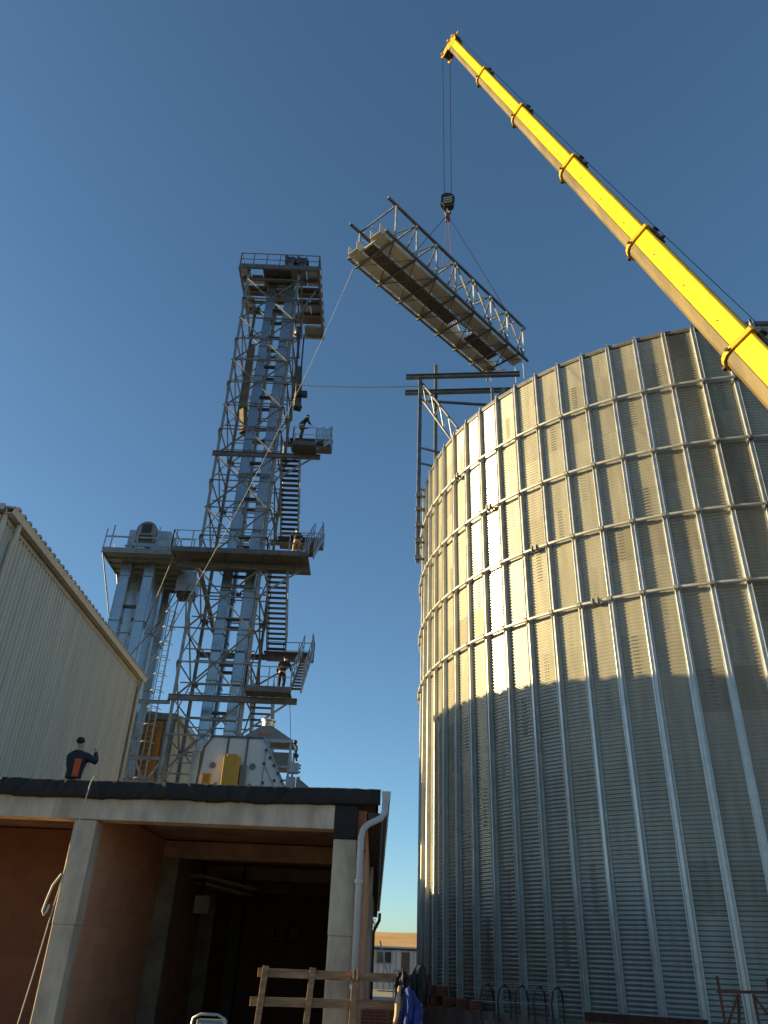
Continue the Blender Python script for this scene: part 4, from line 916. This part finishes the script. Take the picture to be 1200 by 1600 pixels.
mb = MB(); mb.tube([(2.2, 240, 8.0), (2.25, 240, 9.6), (2.2, 240, 10.6)], [0.16, 0.12, 0.05], 7); mb.tube([(2.24, 240, 9.4), (2.8, 240.2, 10.4)], [0.08, 0.03], 6); mb.tube([(2.24, 240, 9.6), (1.7, 239.8, 10.6)], [0.08, 0.03], 6); mb.build('trunk', 'bark', tr)
mb = MB(); rc = random.Random(11)
cen = [(2.2 + rc.uniform(-1, 1), 240 + rc.uniform(-0.8, 0.8), 10.7 + rc.uniform(-0.8, 1.2)) for _ in range(9)]
for c_ in cen:
    for _ in range(70):
        d = V((rc.gauss(0, 1), rc.gauss(0, 1), rc.gauss(0, 1))).normalized() * (0.65 * rc.random() ** 0.4); q = V(c_) + d
        a = V((rc.gauss(0, 1), rc.gauss(0, 1), rc.gauss(0, 1))).normalized() * 0.14; b_ = a.cross(V((rc.gauss(0, 1), rc.gauss(0, 1), 1))).normalized() * 0.07
        mb.add([q - a, q - b_, q + a, q + b_], [(0, 1, 2, 3)])
mb.build('crown', 'leaf', tr, recalc=False)

# ================================================================== WOODEN GUARD FENCE AND WHAT HANGS ON IT
fe = thing('timber_fence', (-0.3, 11.5, 0), 'rough timber guard fence of nailed planks in front of the concrete column', 'fence')
for a, b in (((-1.36, 11.48, 1.445), (0.68, 11.62, 1.44)), ((-1.42, 11.47, 1.13), (0.55, 11.60, 1.15)), ((-1.44, 11.46, 0.82), (0.5, 11.58, 0.84))):
    mb = MB(); mb.bar(a, b, 0.028, 0.10); mb.build('rail', 'wood', fe, bevel=0.004)
for x, x2 in ((-1.30, -1.26), (-0.70, -0.66), (-0.12, -0.11)):
    mb = MB(); mb.bar((x - 0.05, 11.44 + (x + 1.3) * 0.07, 0), (x2, 11.44 + (x + 1.3) * 0.07, 1.52), 0.028, 0.075, (1, 0, 0)); mb.build('post', 'wood', fe, bevel=0.003)
mb = MB(); mb.box(-0.155, -0.125, 11.47, 11.51, 1.42, 1.53); mb.box(-0.105, -0.08, 11.47, 11.51, 1.41, 1.53); mb.build('wedge', 'wood_new', fe)
for x in (0.5,):
    mb = MB(); mb.bar((x, 11.66, 0), (x + 0.02, 11.66, 1.46), 0.05, 0.05, (1, 0, 0)); mb.build('post', 'wood', fe)
def cloth(name, label, m, x0, x1, ztop, zbot, y, seed, extra=()):
    rc_ = random.Random(seed); t_ = thing(name, ((x0 + x1) / 2, y, zbot), label, 'clothing')
    mb = MB(); nx_, nz_ = 26, 34; ph = [rc_.uniform(0, 6) for _ in range(6)]
    for j in range(nz_ + 1):
        t = j / nz_; z = ztop + (zbot - ztop) * t
        wd = (0.42 + 0.75 * min(1, t * 2.2) - 0.28 * t * t); xc = (x0 + x1) / 2 + 0.02 * sin(t * 4 + ph[0])
        for i in range(nx_ + 1):
            u = i / nx_ - 0.5
            x = xc + u * (x1 - x0) * wd + 0.008 * sin(9 * t + ph[5])
            fold = 0.03 * sin(u * 14 + ph[1] + t * 1.5) + 0.018 * sin(u * 27 + ph[2] - t * 3) + 0.012 * sin(t * 17 + u * 6 + ph[3])
            zz = z + (0.06 * sin(u * 9 + ph[4]) if j == nz_ else 0) - 0.10 * abs(u) * (1 - t)
            mb.v.append((x, y - 0.06 + fold * (0.4 + t) - 0.09 * (0.25 - u * u) * 2, zz))
    mb.f = [(j * (nx_ + 1) + i, j * (nx_ + 1) + i + 1, (j + 1) * (nx_ + 1) + i + 1, (j + 1) * (nx_ + 1) + i) for j in range(nz_) for i in range(nx_)]; mb.m = [0] * len(mb.f)
    o = mb.build('fabric', m, t_, smooth=True); o.modifiers.new('thick', 'SOLIDIFY').thickness = 0.02
    for (mm, nm, pts, r_) in extra:
        mb = MB(); mb.tube(pts, r_, 9); mb.build(nm, mm, t_, smooth=True)
    return t_
cloth('blue_overalls', 'bright blue overalls hanging from the end of the timber fence', 'blue_cloth', 0.46, 0.70, 1.36, 0.86, 11.40, 2,
      [('beige_cloth', 'sleeve', [(0.45, 11.34, 1.36), (0.43, 11.30, 1.2), (0.42, 11.3, 1.05), (0.38, 11.31, 0.9)], [0.02, 0.035, 0.03, 0.022]), ('galv_bright', 'zip', [(0.545, 11.285, 1.3), (0.555, 11.27, 1.15), (0.55, 11.28, 1.03)], [0.006, 0.006, 0.006])])
cloth('dark_jacket', 'dark violet jacket draped over the fence end above the blue overalls', 'purple_cloth', 0.40, 0.60, 1.56, 1.25, 11.50, 5)
cloth('black_jacket', 'black jacket with pale stripes on the fence end between the overalls and silo', 'dark_cloth', 0.60, 0.84, 1.62, 1.17, 11.62, 9,
      [('belt', 'stripe', [(0.655, 11.50, 1.50), (0.675, 11.49, 1.56), (0.70, 11.49, 1.60)], 0.007), ('belt', 'stripe', [(0.675, 11.50, 1.50), (0.695, 11.49, 1.56), (0.72, 11.49, 1.60)], 0.005)])

def brick_pallet(x0, x1, y0, y1, z0, z1, label, holes=True):
    t_ = thing('brick_pallet', ((x0 + x1) / 2, (y0 + y1) / 2, z0), label, 'bricks', 'pallets of hollow bricks')
    mb = MB(); z = z0 + 0.11; nx_ = max(1, round((x1 - x0) / 0.25)); wx = (x1 - x0) / nx_
    while z < z1 - 0.1:
        for i in range(nx_): mb.box(x0 + i * wx + 0.004, x0 + (i + 1) * wx - 0.004, y0, y1, z, z + 0.235)
        z += 0.24
    bo_ = mb.build('blocks', 'block', t_, bevel=0.006)
    mb = MB(); z = z0 + 0.11
    while z < z1 - 0.1:
        for i in range(nx_):
            for a in range(5):
                for b in range(5):
                    x = x0 + i * wx + 0.02 + a * (wx - 0.03) / 5; mb.box(x, x + (wx - 0.03) / 5 * 0.62, y0 - 0.003, y0 - 0.001, z + 0.02 + b * 0.042, z + 0.048 + b * 0.042)
        z += 0.24
    mb.build('cavity', 'black', bo_)
    mb = MB(); mb.box(x0, x1, y0, y1, z0 + 0.07, z0 + 0.105)
    for x in (x0 + 0.05, (x0 + x1) / 2, x1 - 0.05): mb.box(x - 0.04, x + 0.04, y0, y1, z0, z0 + 0.068)
    mb.build('pallet', 'wood', t_)
brick_pallet(-0.02, 0.38, 13.2, 13.7, 0.0, 1.12, 'hollow brick pallet with open cavities, seen through the fence beside the downpipe')
brick_pallet(0.42, 0.78, 14.4, 14.9, 0.0, 1.15, 'smaller brick pallet behind the blue overalls')
tl = thing('step_trestle', (0.5, 16, 0), 'white metal trestle standing behind the fence planks', 'trestle')
for a, b in (((0.26, 16.0, 1.95), (0.47, 16.0, 1.25)), ((0.52, 16.0, 1.5), (0.55, 15.9, 0.0)), ((0.72, 16.0, 1.5), (0.71, 15.9, 0.0)), ((0.52, 16.02, 1.5), (0.72, 16.02, 1.5))):
    mb = MB(); mb.bar(a, b, 0.025, 0.025); mb.build('leg', 'pvc', tl)
mb = MB(); mb.box(0.56, 0.69, 16.0, 16.2, 0.0, 1.42); mb.build('box', 'darkmetal', tl)
bl_ = thing('blue_bucket', (0.84, 17.2, 0.0), 'pale blue barrel behind the white trestle', 'barrel')
mb = MB(); mb.tube([(0.9, 17.2, 0.0), (0.9, 17.2, 0.5), (0.9, 17.2, 1.0), (0.9, 17.2, 1.42)], [0.2, 0.22, 0.22, 0.19], 16); mb.build('body', mat('pale blue plastic', (0.22, 0.34, 0.48), 0.5), bl_, smooth='angle')
mb = MB(); mb.tube([(0.9, 17.2, 1.423), (0.9, 17.2, 1.45)], 0.2, 16); mb.build('lid', 'cabin', bl_)

# loose blocks and steel on the silo foundation
blk = [(1.95, 27.2, 0), (2.28, 26.7, 0), (2.12, 26.95, 1), (2.62, 25.85, 0), (2.95, 25.2, 0), (2.02, 27.5, 2), (3.15, 24.55, 0), (2.42, 26.3, 1)]
bl_lab = ['bottom terracotta block of the stack, nearest the fence', 'bottom terracotta block of the stack under the second layer', 'terracotta block in the second layer of the stack', 'terracotta block in the middle of the foundation edge row', 'terracotta block next to the lone one on the edge', 'topmost terracotta block of the stack', 'lone terracotta block at the end of the row, nearest the ladder cage', 'terracotta block tilted on the middle of the row']
for (x, y, lv), lb in zip(blk, bl_lab):
    a = atan2(y - CY, x - CX); q = sp(a, R + 0.22, 0); t_ = thing('terracotta_block', (q.x, q.y, ZB + lv * 0.25), lb, 'block', 'terracotta blocks on the silo foundation')
    mb = MB(); mb.box(q.x - 0.16, q.x + 0.16, q.y - 0.19, q.y + 0.19, ZB + lv * 0.25 + 0.002, ZB + lv * 0.25 + 0.25); mb.build('clay_body', 'block', t_, bevel=0.008)
    mb = MB()
    for i in range(4):
        for j in range(3): mb.box(q.x - 0.13 + i * 0.07, q.x - 0.085 + i * 0.07, q.y - 0.193, q.y - 0.191, ZB + lv * 0.25 + 0.03 + j * 0.07, ZB + lv * 0.25 + 0.075 + j * 0.07)
    mb.build('cavity', 'rust', t_); t_.rotation_euler = (0, 0, 0.12 * sin(x * 40))
cg = thing('ladder_cage', (3.6, 21.0, 0.0), 'galvanised ladder safety cage lying at the foot of the silo', 'ladder cage')
for i in range(5):
    mb = MB(); x = 2.75 + i * 0.4; y0 = 21.35 - 0.1 * i
    mb.tube([(x + 0.02, y0, 0.55), (x, y0, 0.95), (x + 0.06, y0 + 0.05, 1.18), (x + 0.22, y0 + 0.25, 1.28), (x + 0.36, y0 + 0.5, 1.15), (x + 0.40, y0 + 0.6, 0.9), (x + .4, y0 + .6, 0.55)], 0.022, 7); mb.build('hoop', 'darkmetal', cg)
mb = MB()
for dx, dy, z in ((0.0, 0, 0.93), (0.06, 0.05, 1.2), (0.22, 0.25, 1.3), (0.4, 0.6, 0.9)): mb.bar((2.55 + dx, 21.4 + dy, z), (4.5 + dx, 20.92 + dy, z), 0.035, 0.012)
mb.build('strip', 'galv', cg)
mb = MB()
for x in (2.8, 4.3): mb.box(x, x + 0.1, 21.2, 21.5, 0.0, 0.55)
mb.build('support', 'wood', cg)
rs = thing('rusty_trestle', (5.1, 12.2, 0), 'rusty steel trestle with a crossbar standing in front of the silo', 'trestle')
for x in (4.78, 5.45):
    mb = MB(); mb.bar((x, 12.0, 0), (x - 0.03, 12.0, 1.62), 0.028, 0.028); mb.build('post', 'rust', rs)
mb = MB(); mb.bar((4.72, 12.0, 1.44), (5.6, 12.05, 1.46), 0.03, 0.035); mb.build('crossbar', 'rust', rs)
for a, b in (((4.78, 12.0, 1.05), (5.0, 12.0, 1.42)), ((5.45, 12.0, 1.05), (5.2, 12.0, 1.42)), ((4.9, 12.3, 0), (5.0, 12.0, 1.42)), ((5.4, 12.3, 0), (5.2, 12.0, 1.42))):
    mb = MB(); mb.bar(a, b, 0.025, 0.025); mb.build('brace', 'rust', rs)
sb = thing('shuttering_beam', (5.9, 19.0, 0), 'red brown shuttering beam lying against the silo foundation', 'beam')
mb = MB(); mb.bar((5.1, 20.9, 0.72), (7.2, 19.1, 0.74), 0.12, 0.18); mb.build('beam', 'rust', sb)
mb = MB(); mb.bar((5.2, 20.8, 0), (5.2, 20.8, 0.63), 0.1, 0.1); mb.bar((7.1, 19.2, 0), (7.1, 19.2, 0.65), 0.1, 0.1); mb.build('leg', 'wood', sb)
hc = thing('hand_cart', (-1.55, 9.6, 0), 'hand cart with a rounded metal handle, cut off by the bottom edge', 'cart')
mb = MB(); mb.tube([(-1.78, 9.9, 0.2), (-1.76, 9.5, 0.9), (-1.73, 9.45, 1.05), (-1.66, 9.43, 1.085), (-1.48, 9.43, 1.085), (-1.41, 9.45, 1.05), (-1.38, 9.5, 0.9), (-1.36, 9.9, 0.2)], 0.014, 8); mb.build('handle', 'galv', hc, smooth=True)
mb = MB(); mb.box(-1.72, -1.42, 9.6, 9.75, 0.5, 1.03); mb.box(-1.68, -1.46, 9.57, 9.598, 0.85, 1.0); mb.build('body', 'hood', hc, bevel=0.01)
for x in (-1.82, -1.34):
    mb = MB(); mb.tube([(x, 9.9, 0.17), (x + 0.05, 9.9, 0.17)], 0.17, 16); mb.build('wheel', 'black', hc, smooth='angle')
mb = MB(); mb.box(-1.77, -1.37, 9.55, 10.1, 0.18, 0.24); mb.build('base', 'darkmetal', hc)

# ================================================================== ROPES AND CABLES
HAND = V((-6.06, 17.23, 5.33))
tg_ = thing('tag_line', HAND, 'thin pale tag line running from the gantry down to the man on the roof', 'rope')
P0 = T(0.8, 1.5, -0.05); P1 = T(0.35, 0.0, -0.08)
def sag(a, b, n_, s_): return [lerp(a, b, i / n_) - V((0, 0, s_ * 4 * (i / n_) * (1 - i / n_))) for i in range(n_ + 1)]
mb = MB(); mb.tube([P0] + sag(P1 + V((-0.02, -0.03, -0.02)), HAND, 40, 1.3) + [HAND + V((0.0, -0.1, -0.1)), HAND + V((-0.1, -0.15, -0.5))], 0.008, 6); mb.build('line', 'rope', tg_)
cbv = thing('guy_cable', (-4, 33, 26), 'dark cable strung from the lattice tower to the mast at the silo', 'cable')
mb = MB(); mb.tube(sag((-6.2, 36.0, 31.3), (1.4, 29.0, 25.75), 24, 0.12), 0.022, 6); mb.build('strand', 'wire', cbv)
hl = thing('hand_line', (-4.0, 35.0, 8), 'thin dark line hanging from the lowest tower platform down to the ground', 'rope')
mb = MB(); mb.tube(sag((-4.0, 34.95, 12.2), (-2.9, 33.6, 5.0), 14, 0.25), 0.014, 6); mb.build('line', 'wire', hl)
rp = thing('hanging_rope', (-4.15, 11.7, 3.7), 'pale rope hanging over the roof edge along a leaning concrete column', 'rope')
mb = MB(); mb.tube([(-4.3, 14.5, 3.78), (-4.12, 12.1, 3.83), (-4.11, 11.86, 3.83), (-4.125, 11.81, 3.72), (-4.15, 11.78, 3.3), (-4.19, 11.75, 2.6), (-4.24, 11.72, 1.9), (-4.28, 11.7, 1.3), (-4.33, 11.68, 0.7), (-4.36, 11.66, 0.2)], 0.009, 7); mb.build('line', 'rope', rp)
mb = MB(); mb.tube([(-4.22, 11.74, 2.5), (-4.3, 11.72, 2.35), (-4.34, 11.72, 2.15), (-4.355, 11.72, 2.04), (-4.33, 11.72, 1.99), (-4.30, 11.72, 2.04), (-4.29, 11.73, 2.12)], 0.016, 7); mb.build('loop', 'rope', rp)
ug = thing('lifting_line', (-12, 36, 16), 'dark line running from the tower down to the lower elevator frame', 'cable')
mb = MB(); mb.tube(sag((XL - 0.1, 35.95, 17.9), (-13.4, 36.3, 12.2), 12, 0.15), 0.022, 6); mb.tube([(-9.9, 35.93, 17.55), (-9.95, 35.92, 17.2), (-9.85, 35.92, 16.95)], 0.02, 6); mb.build('strand', 'wire', ug)

# ================================================================== PEOPLE
def skin(name, chains, m, parent, sub=2):
    vs = []; rs = []; es = []; idx = {}
    def vid(p, r_):
        k = tuple(round(c, 4) for c in p)
        if k not in idx: idx[k] = len(vs); vs.append(k); rs.append(r_ if isinstance(r_, tuple) else (r_, r_))
        return idx[k]
    for ch in chains:
        pr = None
        for p, r_ in ch:
            i = vid(p, r_)
            if pr is not None and pr != i: es.append((pr, i))
            pr = i
    me = bpy.data.meshes.new(name); me.from_pydata(vs, es, []); me.materials.append(M[m])
    o = bpy.data.objects.new(name, me); COL.objects.link(o); o.parent = parent
    md = o.modifiers.new('skin', 'SKIN'); md.use_smooth_shade = True
    if not me.skin_vertices: return o
    for i, r_ in enumerate(rs): me.skin_vertices[0].data[i].radius = r_
    for d in me.skin_vertices[0].data: d.use_root = False
    me.skin_vertices[0].data[0].use_root = True
    sb_ = o.modifiers.new('smooth', 'SUBSURF'); sb_.levels = sub; sb_.render_levels = sub
    return o
def person(label, loc, yaw, top, trousers, lean=0.0, handR=(0.3, 0.3, 1.0), handL=(-0.3, 0.3, 1.0), elbR=None, elbL=None, legs=((0.1, 0.0), (-0.1, 0.0)), knee=0.03, look=0.0, belt=False, cap='hair', panel=False, bulk=1.0):
    p = thing('person', loc, label, 'person')
    hip = V((0, 0, 0.94)); def_ = lambda z, y=0: V((0, sin(lean) * (z - 0.94) + y, 0.94 + cos(lean) * (z - 0.94)))
    sp1, ch, nk = def_(1.12), def_(1.34), def_(1.52)
    hd_ = nk + V((0, sin(lean * 0.6 + look) * 0.09, cos(lean * 0.6 + look) * 0.09)); hu = (hd_ - nk).normalized(); hf = V((0, hu.z, -hu.y))
    sh = {1: def_(1.42) + V((0.19, 0, 0)), -1: def_(1.42) + V((-0.19, 0, 0))}
    hands = {1: V(handR), -1: V(handL)}; elb = {}
    for s_, e_ in ((1, elbR), (-1, elbL)):
        if e_ is not None: elb[s_] = V(e_)
        else:
            mid = (sh[s_] + hands[s_]) / 2; d = (hands[s_] - sh[s_]); ln = min(d.length, 0.56); k_ = sqrt(max(0, 0.29 ** 2 - (ln / 2) ** 2))
            elb[s_] = mid + V((0.5 * s_, -0.35, -0.8)).normalized() * k_
    t_ = lambda v: tuple(v)
    body = [[(t_(hip), (0.12, 0.09)), (t_(sp1), (0.115, 0.085)), (t_(ch), (0.13, 0.09)), (t_(nk), 0.052), (t_(nk + hu * 0.05 + hf * 0.01), 0.052), (t_(nk + hu * 0.11 + hf * 0.02), (0.072, 0.085)), (t_(nk + hu * 0.18 + hf * 0.012), (0.077, 0.095)), (t_(nk + hu * 0.235), (0.05, 0.06))]]
    body.append([(t_(nk + hu * 0.11 + hf * 0.02), (0.072, 0.085)), (t_(nk + hu * 0.115 + hf * 0.115), 0.014)])
    legj = {}
    for s_ in (1, -1):
        wr = hands[s_]; el = elb[s_]; d = (wr - el).normalized()
        body.append([(t_(ch), (0.13, 0.09)), (t_(sh[s_]), 0.06), (t_((sh[s_] + el) / 2), 0.05), (t_(el), 0.042), (t_((el + wr) / 2), 0.038), (t_(wr), (0.026, 0.03)), (t_(wr + d * 0.06), (0.03, 0.022))])
        f_, a_, b_ = frame(d)
        for q in range(4):
            o1 = wr + d * (0.085) + a_ * (0.027 - 0.018 * q); ln = (0.034, 0.040, 0.037, 0.028)[q]
            body.append([(t_(wr + d * 0.06), (0.03, 0.022)), (t_(o1), 0.010), (t_(o1 + d * ln * 0.8 - b_ * 0.012), 0.009), (t_(o1 + d * ln * 0.9 - b_ * 0.045), 0.008)])
        body.append([(t_(wr + d * 0.06), (0.03, 0.022)), (t_(wr + d * 0.05 + a_ * 0.045 - b_ * 0.01), 0.011), (t_(wr + d * 0.075 + a_ * 0.055 - b_ * 0.035), 0.009)])
        hx, fy = legs[0 if s_ == 1 else 1]
        hj = hip + V((0.095 * s_, 0, -0.02)); an = V((hx, fy, 0.09)); kn = (hj + an) / 2 + V((0.01 * s_, knee + 0.02, 0.02)); legj[s_] = (hj, kn, an)
        body.append([(t_(hip), (0.12, 0.09)), (t_(hj), 0.08), (t_(kn), 0.055), (t_(kn * 0.5 + an * 0.5 + V((0, -0.02, 0))), 0.05), (t_(an), 0.036), (t_(an + V((0.01 * s_, 0.12, -0.05))), 0.03)])
    skin('body', body, 'skin', p)
    jk = [[(t_(hip + V((0, 0, -0.04))), (0.19, 0.135)), (t_(hip + V((0, 0, 0.08))), (0.185, 0.13)), (t_(sp1), (0.175, 0.125)), (t_(ch), (0.185, 0.13)), (t_(nk + (ch - nk) * 0.25), (0.09, 0.085)), (t_(nk + hu * 0.02), 0.075)]]
    for s_ in (1, -1):
        el, wr = elb[s_], hands[s_]
        jk.append([(t_(ch), (0.185, 0.13)), (t_(sh[s_] + V((0, 0, -0.01))), 0.085), (t_((sh[s_] + el) / 2), 0.072), (t_(el), 0.065), (t_((el + wr) / 2), 0.055), (t_(wr - (wr - el).normalized() * 0.02), 0.043)])
    skin('jacket', jk, top, p)
    tr_ = [[(t_(hip + V((0, 0, 0.03))), (0.15, 0.12)), (t_(hip + V((0, 0, -0.06))), (0.15, 0.12))]]
    for s_ in (1, -1):
        hj, kn, an = legj[s_]
        tr_.append([(t_(hip + V((0, 0, -0.06))), (0.15, 0.12)), (t_(hj + V((0, 0, -0.08))), 0.105), (t_(kn), 0.078), (t_((kn + an) / 2 + V((0, -0.01, 0))), 0.072), (t_(an + V((0, 0, 0.0))), 0.066)])
    skin('trousers', tr_, trousers, p)
    for s_ in (1, -1):
        an = legj[s_][2]; bo_ = [[(t_(an + V((0, -0.03, 0.08))), 0.056), (t_(an + V((0, -0.03, -0.03))), (0.05, 0.055)), (t_(an + V((0.005 * s_, 0.07, -0.045))), (0.046, 0.042)), (t_(an + V((0.01 * s_, 0.16, -0.055))), (0.04, 0.032))]]
        skin('boot', bo_, 'black', p)
    mb = MB(); c_ = nk + hu * 0.175 - hf * 0.012; rr = V((0.088, 0.105, 0.09))
    mb.ball(c_ + hu * 0.03 - hf * 0.008, (0.085, 0.100, 0.074), 14, 9); o = mb.build('hair' if cap == 'hair' else 'cap', cap, p, smooth=True)
    o.location = (0, 0, 0); 
    for v in o.data.vertices:
        q = v.co - c_
        if q.dot(hf) > 0.055 and q.dot(hu) < 0.06: v.co -= hf * (q.dot(hf) - 0.055)
    mb = MB()
    for s_ in (1, -1): mb.ball(nk + hu * 0.145 + hf * 0.083 + V((0.031 * s_, 0, 0)), 0.011, 8, 6)
    mb.build('eyes', 'black', p); p.children[-1].location = (0, 0, 0)
    mb = MB()
    for s_ in (1, -1): mb.ball(nk + hu * 0.135 - hf * 0.002 + V((0.083 * s_, 0, 0)), (0.012, 0.022, 0.032), 8, 6)
    mb.build('ears', 'skin', p); p.children[-1].location = (0, 0, 0)
    mb = MB(); mb.ball(nk + hu * 0.09 + hf * 0.09, (0.024, 0.008, 0.008), 8, 6); mb.build('mouth', 'sling', p); p.children[-1].location = (0, 0, 0)
    if belt:
        mb = MB(); mb.tube([hip + V((0.205 * cos(a), 0.155 * sin(a), 0.09)) for a in [2 * pi * i / 20 for i in range(20)]], 0.026, 6, closed=True)
        for s_ in (1, -1): mb.tube([hip + V((0.1 * s_, -0.155, 0.08)), hip + V((0.12 * s_, -0.16, -0.12)), hip + V((0.16 * s_, -0.1, -0.2))], 0.022, 6)
        mb.build('harness', 'belt', p); p.children[-1].location = (0, 0, 0)
    if panel:
        mb = MB(); mb.ball(nk + V((0, -0.045, 0.02)), (0.115, 0.10, 0.075), 14, 9); mb.build('hood', top, p, smooth=True); p.children[-1].location = (0, 0, 0)
        mb = MB(); n1, n2 = 8, 10
        for j in range(n2 + 1):
            for i in range(n1 + 1):
                a = -pi / 2 + 0.2 + 0.6 * i / n1; z = 0.96 + 0.36 * j / n2; mb.v.append((0.225 * cos(a), 0.172 * sin(a), z))
        mb.f = [(j * (n1 + 1) + i, j * (n1 + 1) + i + 1, (j + 1) * (n1 + 1) + i + 1, (j + 1) * (n1 + 1) + i) for j in range(n2) for i in range(n1)]; mb.m = [0] * len(mb.f)
        o = mb.build('jacket_panel', 'hivis', p, smooth=True); o.location = (0, 0, 0); o.modifiers.new('thick', 'SOLIDIFY').thickness = 0.02
    p.rotation_euler = (0, 0, yaw); p.scale = (bulk,) * 3
    return p
person('man in navy jacket with orange panel standing on the roof holding a line', (-6.33, 17.0, 3.745), radians(-8), 'navy', 'dark_cloth', lean=0.05, handR=(0.24, 0.26, 1.55), elbR=(0.40, 0.05, 1.28), handL=(0.12, 0.36, 1.42), elbL=(-0.25, 0.2, 1.2), look=-0.25, panel=True, cap='navy', bulk=1.03)
person('worker in black leaning over the railing of the highest tower platform', (-4.95, 35.6, 27.0), radians(-60), 'dark_cloth', 'dark_cloth', lean=0.5, handR=(0.24, 0.45, 1.0), handL=(-0.22, 0.45, 1.05), knee=0.08, legs=((0.11, -0.05), (-0.1, 0.1)), bulk=1.1)
person('worker with tan trousers and a black top bending beside the middle platform stairs', (-4.45, 35.35, 19.42), radians(15), 'dark_cloth', 'tan_cloth', lean=0.55, handR=(0.42, 0.5, 0.95), handL=(-0.25, 0.55, 0.9), knee=0.08, belt=True, bulk=1.1)
person('worker in dark clothes with a pale harness on the lowest tower platform', (-4.5, 35.35, 12.34), radians(-10), 'dark_cloth', 'dark_cloth', lean=0.5, handR=(0.3, 0.6, 1.0), handL=(-0.3, 0.55, 1.0), knee=0.06, belt=True, bulk=1.1)
